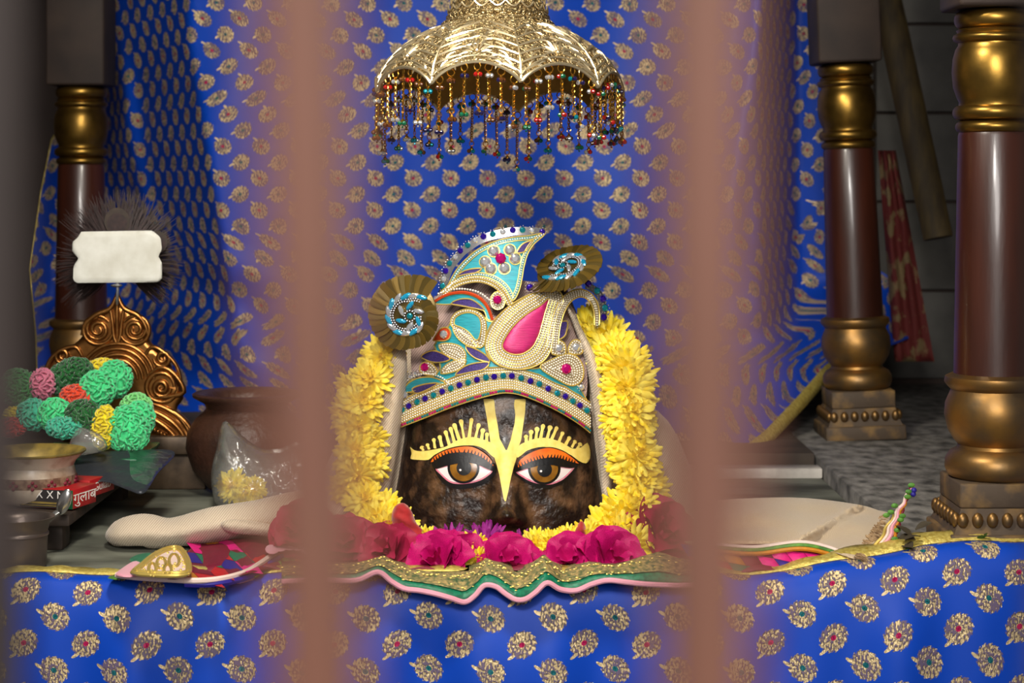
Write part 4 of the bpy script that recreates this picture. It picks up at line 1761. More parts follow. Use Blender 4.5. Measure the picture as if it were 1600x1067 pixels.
def mum_mesh(seed, layers, Rm, mt, core=None):
    rr = random.Random(seed)
    m = MB()
    for n, elev, L, w in layers:
        for k in range(n):
            a = 2 * PI * (k + rr.uniform(-.3, .3)) / n
            e = math.radians(elev + rr.uniform(-12, 12))
            ln = L * Rm * rr.uniform(.85, 1.12)
            wd = w * Rm * rr.uniform(.85, 1.15)
            dr = Vector((math.cos(a) * math.cos(e), math.sin(a) * math.cos(e), math.sin(e)))
            sd = Vector((-math.sin(a), math.cos(a), 0))
            up = dr.cross(sd) * -1
            vs = []
            for t, ww, lift in ((.08, .35, 0), (.45, .9, .05), (.78, 1.0, .06), (1.0, .35, .0)):
                c = dr * (ln * t) + up * (lift * ln) + Vector((0, 0, -ln * .12 * t * t))
                vs += [c - sd * wd * ww * .5 + up * .12 * wd, c - up * wd * .10, c + sd * wd * ww * .5 + up * .12 * wd]
            fs = []
            for q in range(3):
                for s in range(2):
                    fs.append((q * 3 + s, q * 3 + s + 1, q * 3 + s + 4, q * 3 + s + 3))
            m.add(vs, fs)
    if core:
        m.ball((0, 0, .1 * Rm), .22 * Rm, 10, 6, (1, 1, .6), mi=1)
    else:
        m.ball((0, 0, 0), .20 * Rm, 8, 5, mi=0)
    return m.mesh('flower', [mt, core] if core else mt, recalc=False, angle=60)


MUM = [mum_mesh(s, [(22, -8, 1.0, .22), (20, 18, .95, .22), (17, 42, .85, .20), (11, 66, .68, .18), (5, 84, .5, .15)], .044, 'yellow_petal') for s in (1, 2, 3, 4)]
gar = thing('flower_garland', W(780, 850, 2.9), 'yellow chrysanthemum garland hung around the idol and along its base', 'garland')
strand_r = [(915, 516, 3.075), (945, 528, 3.05), (958, 552, 3.0), (974, 578, 2.965), (978, 606, 2.95), (988, 640, 2.945), (990, 676, 2.94), (996, 712, 2.935), (998, 748, 2.93), (992, 782, 2.92), (975, 808, 2.91), (952, 826, 2.90), (975, 840, 2.885), (990, 858, 2.87)]
strand_l = [(598, 556, 3.0), (578, 590, 2.98), (566, 628, 2.97), (560, 668, 2.96), (556, 706, 2.95), (560, 744, 2.94), (570, 780, 2.92), (588, 812, 2.90), (612, 834, 2.885)]
strand_b = [(640, 848, 2.87), (664, 846, 2.87), (742, 858, 2.85), (745, 882, 2.82), (748, 870, 2.85), (836, 852, 2.86), (862, 852, 2.855), (884, 842, 2.865), (915, 838, 2.875)]
for lst, sc0, spread in ((strand_r, 1.0, .7), (strand_l, .88, .7), (strand_b, .62, .6)):
    for q, (px, py, d) in enumerate(lst):
        p = W(px, py, d)
        ax = Vector((R.uniform(-spread, spread), -1, R.uniform(-.3, .8))).normalized()
        Mx = Matrix.Translation(p) @ ax.to_track_quat('Z', 'Y').to_matrix().to_4x4() @ Matrix.Rotation(R.uniform(0, 6), 4, 'Z') @ Matrix.Diagonal([sc0 * R.uniform(.9, 1.08)] * 3 + [1])
        inst('flower', R.choice(MUM), gar, Mx)
for lst in (strand_r[2:], strand_l):
    for (a0, b0, c0), (a1, b1, c1) in zip(lst, lst[1:]):
        p = W((a0 + a1) / 2 + R.choice((-20, 20)), (b0 + b1) / 2, (c0 + c1) / 2 + .018)
        ax = Vector((R.uniform(-.9, .9), -1, R.uniform(-.3, .6))).normalized()
        Mx = Matrix.Translation(p) @ ax.to_track_quat('Z', 'Y').to_matrix().to_4x4() @ Matrix.Diagonal([.78] * 3 + [1])
        inst('flower', R.choice(MUM), gar, Mx)
m = MB()
m.tube([W(*p) + Vector((0, .012, 0)) for p in (strand_l + strand_b)], .0025, 5)
m.tube([W(*p) + Vector((0, .012, 0)) for p in (strand_r)], .0025, 5)
m.build('string', 'yellow_petal', gar)

# purple daisies by the chin
PUR = mum_mesh(9, [(22, 5, 1.0, .17), (18, 28, .9, .17), (12, 50, .7, .15)], .046, ['purple_petal', 'orange_core'][0], 'orange_core')
for px, py, d, ax, sc, lab in ((758, 850, 2.865, (-.15, -.8, .6), .9, 'purple chrysanthemum with an orange centre below the nose of the idol'),
                               (702, 848, 2.885, (-.3, -.5, .8), .85, 'dark purple chrysanthemum half hidden behind the magenta rose left of centre'),
                               (818, 850, 2.88, (.4, -.5, .75), .62, 'small purple chrysanthemum tucked right of the nose of the idol')):
    Mx = Matrix.Translation(W(px, py, d)) @ Vector(ax).normalized().to_track_quat('Z', 'Y').to_matrix().to_4x4() @ Matrix.Diagonal([sc] * 3 + [1])
    tag(inst('chrysanthemum', PUR, None, Mx), lab, 'flower', 'purple chrysanthemums')


# magenta roses
def rose_petal(seed):
    rr = random.Random(seed)
    m = MB()
    n = 7
    rows = []
    for i in range(n):
        t = i / (n - 1)
        row = []
        for j in range(n):
            s = j / (n - 1) * 2 - 1
            wd = .62 * math.sin(PI * (t * .80 + .10)) ** .7
            x = s * wd
            y = t + .06 * math.cos(s * 2.2) * t
            z = .42 * (x * x) * 1.6 + .30 * (t - .25) ** 2 - .20 * ss(.75, 1.0, t) * (1 + .5 * math.sin(s * 4 + seed)) + rr.uniform(-.015, .015)
            row.append(Vector((x, y, z)))
        rows.append(row)
    sheet(m, rows)
    return m


def rose(px, py, d, sx, ax, mt, label, seed, nmul=1.0):
    rr = random.Random(seed)
    p = W(px, py, d)
    t = thing('rose', p, label, 'flower', 'fresh roses laid before the idol')
    q0 = Vector(ax).normalized().to_track_quat('Z', 'Y').to_matrix().to_4x4()
    for ring, (n, el, sc, h) in enumerate(((6, 6, 1.15, -.1), (4, 34, .95, .02), (3, 62, .6, .12))):
        for k in range(n):
            a = 2 * PI * (k + .5 * ring) / n + rr.uniform(-.2, .2)
            Mx = Matrix.Translation(p) @ q0 @ Matrix.Translation((0, 0, h * sx)) @ Matrix.Rotation(a, 4, 'Z') @ Matrix.Rotation(math.radians(el + rr.uniform(-10, 10)), 4, 'X') @ Matrix.Diagonal((sx * sc, sx * sc, sx * sc, 1))
            inst('petal', ROSEP[mt][rr.randrange(3)], t, Mx)
    m = MB()
    m.ball((0, 0, 0), sx * .16, 8, 6)
    m.v = [(Matrix.Translation(p) @ q0) @ (v + Vector((0, 0, sx * .02))) for v in m.v]
    m.build('flower_base', mt, t)
    return t


ROSEP = {mt: [rose_petal(s).mesh('petal', mt, recalc=False, angle=180) for s in (1, 2, 3)] for mt in ('magenta_petal', 'crimson_petal')}
rose(682, 882, 2.815, .050, (-.35, -.75, .75), 'magenta_petal', 'deep magenta rose lying left of centre on the green and gold trim', 21)
rose(724, 872, 2.835, .040, (.4, -.7, .7), 'magenta_petal', 'magenta rose pressed against the left-of-centre rose, nearer the middle', 22)
rose(795, 883, 2.815, .046, (.1, -.75, .75), 'magenta_petal', 'dark magenta rose in the middle of the row under the nose', 23)
rose(890, 880, 2.82, .045, (-.2, -.75, .75), 'magenta_petal', 'bright magenta rose right of centre beside a yellow flower', 24)
rose(958, 878, 2.81, .050, (.3, -.75, .75), 'magenta_petal', 'large magenta rose at the foot of the right garland strand', 25)
rose(604, 862, 2.84, .044, (-.3, -.8, .6), 'crimson_petal', 'dusky crimson rose at the foot of the left garland strand', 26)
rose(1032, 832, 2.90, .052, (.4, -.8, .5), 'crimson_petal', 'crimson rose right of the garland, partly veiled by the right bar', 27)
rose(470, 828, 2.87, .045, (-.3, -.8, .5), 'crimson_petal', 'crimson rose on the shawl, mostly hidden by the left bar', 28)
rose(540, 850, 2.86, .044, (0, -.8, .6), 'crimson_petal', 'crimson rose just right of the left bar, almost veiled', 29)

# red sash
rs = thing('red_sash', W(770, 850, 2.93), 'rolled red cotton sash tucked around the chin of the idol behind the flowers', 'sash')
for shp, dd_, rd in (([(612, 806), (618, 790), (632, 786), (644, 800), (651, 818), (668, 836), (660, 852), (632, 850), (616, 836)], 2.872, 16),
                     ([(888, 852), (896, 832), (907, 814), (915, 822), (914, 842), (904, 856)], 2.872, 10),
                     ([(690, 852), (760, 846), (815, 838), (830, 832), (845, 838), (858, 852), (780, 858)], 2.925, 8)):
    m = MB()
    plaque(m, cr(shp, 3, True), lambda x, y: dd_, -.012, 0, 4, dome=.016, rad=rd, back_dome=.006,
           bump=lambda x, y: .0022 * math.sin((y * .9 - x * .35) / 2.6) + .0015 * noise.noise(Vector((x / 6, y / 6, 0))))
    for v in m.v:
        v.z = max(v.z, .004)
    m.build('fold', 'red_cotton', rs, angle=180)

# ------------------------------------------------------------------ patchwork garment spread under the idol
PATCH = {'red': srgb(196, 24, 30), 'green': srgb(8, 116, 82), 'ochre': srgb(206, 130, 16), 'blue': srgb(36, 24, 140), 'magenta': srgb(224, 16, 130), 'maroon': srgb(120, 14, 44)}
for k_, c_ in PATCH.items():
    mat('patch_' + k_, c_, 0.6, col2=tuple([c * .8 for c in c_[:3]] + [1]), scale=120)
mat('pink_piping', srgb(232, 158, 176), 0.6, sheen=0.3)
mat('green_silk', srgb(8, 92, 66), 0.5, col2=srgb(20, 128, 92), scale=150)
mat('gold_weave', srgb(206, 180, 122), 0.5, 0.25, col2=srgb(70, 104, 72), scale=150, bump=0.8, bscale=260, bdist=0.003)
mat('leaf_green', srgb(96, 150, 50), 0.6, col2=srgb(60, 110, 40), scale=80)
mat('white_lace', srgb(232, 206, 196), 0.7)

gm = thing('patchwork_garment', (0, -0.2, 0.0), 'patchwork garment with pink, green and gold trim spread on the altar under the idol', 'garment')
# wavy front trim
PK = [(440, 908), (500, 905), (556, 906), (590, 893), (612, 908), (632, 919), (655, 922), (680, 927), (705, 934), (726, 940), (742, 930), (757, 914), (775, 916), (790, 927), (806, 936), (822, 935), (838, 924), (855, 910),
      (875, 920), (900, 922), (925, 912), (950, 906), (980, 909), (1010, 912), (1060, 914), (1120, 912)]
TOPY = [(440, 885), (556, 880), (600, 868), (640, 890), (690, 896), (725, 900), (760, 872), (790, 884), (806, 898), (850, 866), (880, 892), (920, 878), (960, 884), (1000, 870), (1030, 862), (1060, 872), (1120, 880)]
pk = cr(PK, 5)
r0, r1, r2, r3, r4 = [], [], [], [], []
for x, y in pk:
    ty = lerp_curve(TOPY, x)
    ph = math.sin(x / 23.0)
    d0 = 2.682 + .006 * ph
    r0.append(W(x, y, d0))
    r1.append(W(x, y - (y - ty) * .40, d0 + .014))
    r2.append(W(x, y - (y - ty) * .46, d0 + .017))
    r3.append(W(x, ty, d0 + .075))
    r4.append(W(x, ty + 4, d0 + .15))
for r in (r3, r4):
    for p in r:
        p.z = max(p.z, .010)
m = MB()
sheet(m, [r0, r1], thick=.002)
m.build('green_hem', 'green_silk', gm, angle=180)
m = MB()
mid = [(a + b) / 2 + Vector((0, -.003, .004)) for a, b in zip(r2, r3)]
sheet(m, [[p + Vector((0, -.002, .001)) for p in r1], r2, mid, r3, r4], thick=.002)
m.build('gold_band', 'gold_weave', gm, angle=180)
m = MB()
m.tube([p + Vector((0, -.002, 0)) for p in r0], .0038, 7)
m.build('pink_piping', 'pink_piping', gm)
m = MB()
for row, off in ((r2, .002), (mid, .003)):
    for q in range(0, len(row) - 1):
        for s in range(1):
            p = row[q].lerp(row[q + 1], R.random()).lerp(r3[q], R.uniform(-.25, .6))
            m.ico(p + Vector((0, -off, .001)), R.uniform(.0009, .0017), s=(1.7, .7, .7))
tag(m.build('gold_embroidery', 'gold_cord', gm), kind='stuff')
# body of the garment under the flowers
m = MB()
rows = []
for i in range(9):
    d = 2.765 + i * .04
    rows.append([Vector(((px - 800) * 2.9 / F, d - 3, .010 + .004 * math.sin(px / 31 + i) + .003 * math.sin(px / 13))) for px in range(300, 1300, 12)])
sheet(m, rows, thick=.003, nrm=(0, 0, -.003))
m.build('spread_cloth', 'patch_maroon', gm, angle=180)


def patches(poly, S, cw, ch, t, seed, ang=0.3):
    rr = random.Random(seed)
    names = list(PATCH)
    xs = [p[0] for p in poly]
    ys = [p[1] for p in poly]
    cx, cy = (min(xs) + max(xs)) / 2, (min(ys) + max(ys)) / 2
    pool = {}
    n = int((max(xs) - min(xs)) / cw) + 4
    last = None
    for i in range(-n, n):
        for j in range(-14, 14):
            def g(a, b):
                return (cx + (a + b * .5) * cw + math.sin((a + b) * 1.7) * 2, cy + b * ch + (a * ang * ch) + math.cos(a * 2.1 + b) * 1.5)
            q = [g(i, j), g(i + 1, j), g(i + 1, j + 1), g(i, j + 1)]
            c = (sum(p[0] for p in q) / 4, sum(p[1] for p in q) / 4)
            if not inside(c, poly):
                continue
            m = MB()
            q = [(c[0] + (p[0] - c[0]) * .97, c[1] + (p[1] - c[1]) * .97) for p in q]
            fr = [W(p[0], p[1], S(*p) - t) for p in q]
            fr.append(W(c[0], c[1], S(*c) - t - .002))
            bk = [W(p[0], p[1], S(*p) + .002) for p in q]
            m.add(fr + bk, [(0, 1, 4), (1, 2, 4), (2, 3, 4), (3, 0, 4), (0, 5, 6, 1), (1, 6, 7, 2), (2, 7, 8, 3), (3, 8, 5, 0), (8, 7, 6, 5)])
            nm = rr.choice([x for x in names if x != last])
            last = nm
            m.build('patch', 'patch_' + nm, gm, angle=80)


SL = lambda x, y: floor_d(y, .014 + .006 * math.sin(x / 19.0))
polyL = [(262, 905), (292, 862), (310, 846), (350, 842), (400, 843), (445, 850), (470, 862), (470, 880), (415, 890), (360, 902), (320, 908)]
m = MB()
plaque(m, polyL, SL, -.006, -.001, 8)
m.build('left_cloth', 'patch_maroon', gm, angle=180)
patches(polyL, SL, 31, 18, .0015, 5)
m = MB()
lx = cr([(182, 898), (215, 902), (262, 905), (310, 907), (350, 903), (385, 893), (410, 878), (435, 862), (470, 854)], 5)
m.tube([W(x, y, floor_d(y, .018)) for x, y in lx], .0042, 7)
m.build('white_hem', 'white_lace', gm)
m = MB()
lx2 = [(x + 8, y + 6) for x, y in lx[12:]]
m.tube([W(x, y, floor_d(y, .012)) for x, y in lx2], .0045, 6)
m.build('coloured_hem', 'patch_blue', gm)
m = MB()
for q, (x, y) in enumerate([(398, 896), (410, 890), (422, 884), (434, 879), (447, 876), (460, 874)]):
    plaque(m, circle(x, y, 9, 6, 10), lambda a, b: floor_d(b, .010), -.004, .004, 5)
m.build('green_scallop', 'leaf_green', gm)
m = MB()
for q, (x, y) in enumerate([(425, 858), (438, 854), (452, 852), (466, 853), (480, 858)]):
    plaque(m, circle(x, y, 11, 8, 10), lambda a, b: floor_d(b, .026), -.006, .003, 5, dome=.006, rad=7)
m.build('pink_frill', 'pink_piping', gm)
m = MB()
px_ = cr([(372, 908), (395, 902), (415, 896), (432, 888), (448, 886), (468, 892), (490, 902)], 5)
m.tube([W(x, y, floor_d(y, .004) - .004) for x, y in px_], .004, 6)
m.build('pink_piping', 'pink_piping', gm)
# gold-embroidered corner
SG = lambda x, y: floor_d(y, .030) - .0
goldp = cr([(205, 896), (222, 878), (240, 864), (262, 854), (282, 854), (295, 870), (299, 890), (290, 900), (250, 901)], 3, True)
m = MB()
plaque(m, goldp, SG, -.006, .0, 6, dome=.006, rad=12)
gp = m.build('gold_corner', 'white_lace', gm, angle=180)
m = MB()
for o_ in (-2, -6):
    m.tube(on(SG, resample(offset(goldp, o_), 4, True), .007), .0030, 6, closed=True)
for cx_, cy_, rx in ((252, 880, 7), (272, 876, 8), (262, 890, 6), (238, 888, 6)):
    m.tube(on(SG, circle(cx_, cy_, rx, rx * 1.3, 14), .008), .0024, 6, closed=True)
for q in range(90):
    x, y = R.uniform(210, 298), R.uniform(855, 900)
    if inside((x, y), goldp):
        m.ico(W(x, y, SG(x, y) - .007), .0022)
m.build('gold_thread', 'gold_cord', gp)
m = MB()
plaque(m, cr([(180, 898), (196, 884), (212, 876), (224, 884), (222, 897), (204, 902)], 3, True), lambda x, y: floor_d(y, .022), -.006, 0, 5, dome=.005, rad=8)
m.build('pink_corner', 'pink_piping', gm, angle=180)
m = MB()
plaque(m, cr([(168, 903), (186, 897), (206, 900), (190, 906)], 3, True), lambda x, y: floor_d(y, .010), -.004, 0, 4)
m.build('green_tip', 'leaf_green', gm)
m = MB()
plaque(m, cr([(202, 874), (216, 866), (236, 864), (226, 876), (212, 880)], 3, True), lambda x, y: floor_d(y, .010), -.004, 0, 4)
m.build('green_fold', 'green_silk', gm)

# right-hand edge
SR = lambda x, y: 2.775 + .0010 * (900 - y) * .6 + .004 * math.sin(x / 17.0)
polyR = [(1080, 856), (1180, 862), (1250, 854), (1300, 864), (1345, 884), (1372, 874), (1402, 848), (1392, 872), (1352, 894), (1290, 903), (1200, 907), (1080, 908)]
m = MB()
plaque(m, polyR, SR, -.008, -.001, 8)
m.build('right_cloth', 'patch_maroon', gm, angle=180)
patches(polyR, SR, 30, 20, .0015, 8, 0.25)
for nm, mt, dy, r, t in (('green_hem', 'leaf_green', 0, .0034, .006), ('white_hem', 'white_lace', -5, .0034, .004), ('coloured_hem', 'patch_ochre', 5, .0034, .006)):
    m = MB()
    e = cr([(1120, 856 + dy), (1180, 860 + dy), (1250, 852 + dy), (1300, 862 + dy), (1345, 882 + dy), (1370, 872 + dy), (1392, 852 + dy)], 6)
    m.tube(on(SR, e, t), r, 6)
    m.build(nm, mt, gm)
tail = cr([(1372, 872), (1386, 846), (1396, 822), (1404, 800), (1414, 782), (1424, 760)], 6)
for nm, mt, dx, r in (('pink_piping', 'pink_piping', 0, .0028), ('white_hem', 'white_lace', -6, .0026), ('gold_thread', 'gold_cord', -12, .0026), ('coloured_hem', 'patch_ochre', 7, .0026), ('green_hem', 'patch_maroon', 10, .0022)):
    m = MB()
    pth = [(x + dx * 1.5 * (1 - q / len(tail)) ** 1.3 + 1.8 * math.sin(q * .9 + dx), y) for q, (x, y) in enumerate(tail)]
    if dx < -8:
        pth = pth[:int(len(pth) * .6)]
    m.tube([W(x, y, 2.79) for x, y in pth], [r * (1.25 - .6 * q / len(pth)) for q in range(len(pth))], 6)
    m.build(nm, mt, gm)
m = MB()
for x, y in ((1398, 842), (1402, 828), (1407, 812), (1392, 800), (1398, 790), (1410, 806), (1420, 768), (1424, 758), (1418, 776), (1385, 805)):
    m.ball(W(x, y, 2.787), .0040, 8, 6, (1.3, .5, .9))
m.build('green_scallop', 'leaf_green', gm)
m = MB()
for x, y in ((1427, 772), (1428, 766)):
    m.ball(W(x, y, 2.787), .0042, 8, 6)
m.build('blue_tassel', 'patch_blue', gm)

# ------------------------------------------------------------------ low stool at the left
mat('stool_wood', srgb(40, 30, 24), 0.7, col2=srgb(58, 44, 34), scale=9, stretch=(1, 6, 1), bump=0.3)
ST = .058
st = thing('low_stool', (-0.93, 0.27, 0), 'low dark wooden stool at the far left under the bowl and boxes', 'stool')
m = MB()
m.box((-0.94, 0.225, ST - .009), (0.52, 0.55, .018), bev=.003)
m.build('seat_board', 'stool_wood', st)
for sx, sy in ((-.22, -.23), (.22, -.23), (-.22, .23), (.22, .23)):
    m = MB()
    m.box((-0.94 + sx, .225 + sy, (ST - .018) / 2), (.05, .05, ST - .018), bev=.003)
    m.build('leg', 'stool_wood', st)
for sy in (-.26, .26):
    m = MB()
    m.box((-0.94, .225 + sy, ST - .028), (.40, .014, .02), bev=.002)
    m.build('apron', 'stool_wood', st)

# bowl
mat('enamel', srgb(196, 180, 162), 0.35, col2=srgb(130, 104, 84), scale=26, detail=7, ramp=(.45, .75))
mat('bowl_rust', srgb(140, 112, 90), 0.6, col2=srgb(96, 66, 50), scale=90, ramp=(.4, .6))
mat('bowl_gold', srgb(176, 150, 72), 0.45, 0.3, col2=srgb(116, 100, 56), scale=40)
bc = W(52, 752, 3.06)
bc.z = ST
bw = thing('enamel_bowl', bc, 'worn white enamel bowl with a flared gold rim on the stool', 'bowl')
U = 3.06 / F
m = MB()
PB = [(34, 0), (48, 4), (60, 14), (66, 30), (66, 46), (62, 60)]
m.lathe([(r * U, z * U) for r, z in PB], bc, 40, mis=[0, 0, 0, 1, 0], cap=False)
m.lathe([(58 * U, 60 * U), (60 * U, 46 * U), (58 * U, 26 * U), (44 * U, 8 * U), (.001, 5 * U)], bc, 40, cap=False, mi=2)
m.lathe([(.001, 0), (34 * U, 0)], bc, 40, cap=False)
m.build('body', ['enamel', 'bowl_rust', 'bowl_gold'], bw, angle=60)
m = MB()
m.lathe([(61 * U, 57 * U), (65 * U, 66 * U), (78 * U, 79 * U), (81 * U, 81 * U), (81 * U, 83 * U), (77 * U, 83 * U), (64 * U, 74 * U), (57 * U, 60 * U)], bc, 40, cap=False, mis=[0, 0, 1, 1, 1, 1, 1])
m.build('rim', ['enamel', 'bowl_gold'], bw, angle=60)
m = MB()
for k in range(14):
    g = 2 * PI * k / 14
    for q in range(4):
        h = 2 * PI * q / 4
        c = Vector((math.cos(g) * 66 * U, math.sin(g) * 66 * U, 36 * U)) + Vector((-math.sin(g), math.cos(g), 0)) * (math.cos(h) * 5 * U) + Vector((0, 0, math.sin(h) * 5 * U))
        m.ico(bc + c, 3.2 * U)
tag(m.build('painted_flowers', 'patch_maroon', bw), kind='stuff')

# wool pompom garland
wl = thing('wool_garland', W(120, 650, 3.35), 'garland of coloured wool pompoms heaped over the brass throne plate', 'garland')
WOOL = {'mint': srgb(70, 222, 142), 'dark green': srgb(10, 96, 34), 'yellow': srgb(244, 220, 20), 'orange red': srgb(232, 70, 30), 'pink': srgb(222, 120, 150), 'teal': srgb(60, 186, 150), 'pale green': srgb(130, 226, 130),
        'moss green': srgb(40, 130, 60), 'red': srgb(186, 40, 36)}
for k_, c_ in WOOL.items():
    mat('wool_' + k_.replace(' ', '_'), c_, 0.9, sheen=0.4, col2=tuple([c * .72 for c in c_[:3]] + [1]), scale=180)
POM = [(28, 606, 28, 28, 0, 'moss green', 3.34), (66, 600, 17, 22, 0, 'pink', 3.33), (108, 588, 38, 24, -.45, 'dark green', 3.36), (158, 580, 26, 17, -.2, 'yellow', 3.40), (180, 592, 24, 28, 0, 'mint', 3.37), (152, 608, 27, 27, 0, 'mint', 3.33),
       (120, 622, 24, 17, .3, 'orange red', 3.31), (24, 652, 18, 14, 0, 'yellow', 3.30), (52, 648, 24, 22, .3, 'teal', 3.26), (86, 648, 25, 24, 0, 'mint', 3.25), (128, 650, 25, 24, 0, 'dark green', 3.24), (163, 668, 17, 33, .1, 'yellow', 3.23),
       (200, 672, 31, 37, -.2, 'mint', 3.24), (213, 640, 23, 24, 0, 'pale green', 3.30), (218, 655, 21, 26, 0, 'mint', 3.27), (16, 668, 22, 12, 0, 'red', 3.25), (100, 668, 26, 14, 0, 'teal', 3.22)]
for q, (px, py, rx, ry, rot, c, d) in enumerate(POM):
    m = MB()
    d += .06
    u = d / F
    m.ball((0, 0, 0), 1.0, 12, 8, (rx * u * .86, min(rx, ry) * u * .86, ry * u * .86))
    n = int(110 * (rx * ry) / 600) + 40
    for k in range(n):
        zz = 1 - 2 * (k + .5) / n
        g = k * 2.39996 + R.uniform(-.2, .2)
        nv = Vector((math.sqrt(1 - zz * zz) * math.cos(g), math.sqrt(1 - zz * zz) * math.sin(g), zz))
        if nv.y > .45:
            continue
        c0 = Vector((nv.x * rx * u * .86, nv.y * min(rx, ry) * u * .86, nv.z * ry * u * .86))
        tg = nv.cross(Vector((R.uniform(-1, 1), R.uniform(-1, 1), R.uniform(-1, 1)))).normalized()
        L = R.uniform(3.6, 5.2) * u
        H = R.uniform(2.6, 4.4) * u
        pts = [c0 + tg * (L * math.cos(PI * s / 5)) + nv * (H * math.sin(PI * s / 5)) for s in range(6)]
        m.tube(pts, 1.7 * u, 4)
    Mx = Matrix.Rotation(rot, 3, 'Y')
    P = W(px, py, d)
    m.v = [Mx @ v * 1.1 + P for v in m.v]
    o = m.build('pompom', 'wool_' + c.replace(' ', '_'), wl, angle=180)
    o['label'] = c + ' wool pompom'

# ------------------------------------------------------------------ carved brass throne plate
mat('throne_brass', srgb(176, 122, 66), 0.3, 0.95, col2=srgb(130, 84, 40), scale=30, bump=0.15, bscale=70)
TS = lambda x, y: 3.56
mat('dark_brass', srgb(92, 76, 60), 0.5, 0.5, col2=srgb(60, 48, 36), scale=30)
th_ = thing('throne_plate', W(185, 705, 3.56), 'carved brass throne back plate with scroll relief behind the wool pompoms', 'throne')
outl = cr([(183, 452), (190, 470), (204, 484), (220, 492), (230, 510), (233, 530), (246, 544), (262, 560), (272, 580), (282, 600), (287, 622), (276, 640), (298, 660), (306, 684), (296, 700), (240, 704), (120, 704), (80, 660), (60, 600), (72, 570),
           (94, 548), (118, 536), (132, 520), (138, 500), (152, 490), (166, 482), (176, 470)], 3, True)
m = MB()
plaque(m, outl, TS, -.012, 0, 7, dome=.008, rad=9)
m.build('plate', 'throne_brass', th_, angle=60)


def spiral(cx, cy, r0, r1, a0, turns, n=26):
    return [(cx + (r0 + (r1 - r0) * q / (n - 1)) * math.cos(a0 + turns * 2 * PI * q / (n - 1)), cy + (r0 + (r1 - r0) * q / (n - 1)) * math.sin(a0 + turns * 2 * PI * q / (n - 1))) for q in range(n)]


def relief(name, paths, r=.0042, t=.009):
    m = MB()
    for p in paths:
        q = on(TS, p, t)
        m.tube(q, [r * (0.75 + .35 * math.sin(PI * k / max(1, len(q) - 1))) for k in range(len(q))], 7, up=Vector((0, -1, 0)))
    return m.build(name, 'throne_brass', th_, angle=80)


relief('volute', [spiral(153, 515, 19, 4, -PI * .5, -1.9), spiral(153, 515, 24, 21, 0, .9)])
relief('volute', [spiral(211, 515, 19, 4, -PI * .5, 1.9), spiral(211, 515, 24, 21, PI, -.9)])
relief('centre_rib', [[(183, 458), (183, 480), (183, 505), (183, 530)], cr([(172, 480), (176, 505), (178, 525), (183, 536), (188, 525), (190, 505), (194, 480)], 3)])
relief('top_scroll', [cr([(182, 462), (172, 482), (150, 492), (134, 506), (128, 524)], 4), cr([(184, 462), (194, 482), (214, 492), (226, 506), (232, 526)], 4)], .005)
for rr_ in (30, 38, 47, 55):
    relief('arch_band', [[(183 + rr_ * 1.05 * math.cos(PI + PI * q / 18), 592 + rr_ * math.sin(PI + PI * q / 18)) for q in range(19)]], .0042)
relief('rosette', [spiral(183, 575, 12, 2, 0, 1.5), cr([(165, 566), (175, 572), (183, 586), (191, 572), (201, 566)], 3)], .004)
relief('side_scroll', [spiral(98, 556, 14, 3, 0, 1.6), cr([(70, 590), (76, 566), (94, 548), (118, 542), (128, 556)], 4), cr([(66, 600), (84, 580), (110, 572), (130, 580)], 4), cr([(72, 612), (90, 592), (114, 586), (134, 596)], 4)])
relief('side_scroll', [spiral(254, 560, 14, 3, PI, -1.6), cr([(284, 600), (276, 572), (258, 552), (238, 542), (226, 556)], 4)])
relief('flower_boss', [spiral(252, 604, 26, 20, 0, 1), spiral(252, 606, 15, 3, 0, 1.7), cr([(232, 585), (252, 574), (274, 586), (287, 612), (262, 620), (240, 622)], 4)], .005)
relief('wing', [cr([(236, 630), (262, 640), (284, 656), (302, 686)], 4), cr([(234, 640), (258, 652), (278, 668), (294, 694)], 4), cr([(234, 652), (254, 664), (270, 678), (284, 698)], 4), cr([(246, 634), (274, 646), (294, 664), (306, 690)], 4)], .0055)
m = MB()
for q in range(13):
    x, y = 226 + q * 5.2, 664 + q * 2.6
    m.ball(W(x, y, 3.548), .0042, 8, 6)
m.build('bead_row', 'throne_brass', th_)
m = MB()
a = W(262, 714, 3.5)
m.box((a.x - .035, a.y + .09, .05), (.19, .06, .10), bev=.004)
m.box((a.x - .02, a.y + .06, .085), (.14, .05, .035), bev=.006)
m.build('pedestal', 'dark_brass', th_)
# rod that carries the white plaque
m = MB()
m.tube([W(184, 436, 3.535), W(184, 452, 3.535), W(183, 468, 3.535), W(183, 476, 3.54)], [.0035, .003, .003, .002], 7)
m.ball(W(182, 446, 3.535), .007, 10, 6, (1.6, 1, .5))
m.build('finial_rod', 'silver_rim', th_)
# white plaque
mat('white_stone', srgb(226, 226, 218), 0.5, col2=srgb(204, 202, 190), scale=22, bump=0.1)
m = MB()
pl = [(127, 362), (238, 360), (251, 371), (253, 390), (247, 400), (253, 410), (253, 435), (247, 441), (119, 442), (114, 437), (115, 415), (123, 404), (113, 393), (113, 378), (121, 372)]
plaque(m, resample(pl, 4, True), lambda x, y: 3.53, -.012, 0, 5, dome=.003, rad=4)
tag(m.build('white_plaque', 'white_stone', angle=50), 'blank notched white plaque standing on the tip of the brass throne plate', 'plaque')

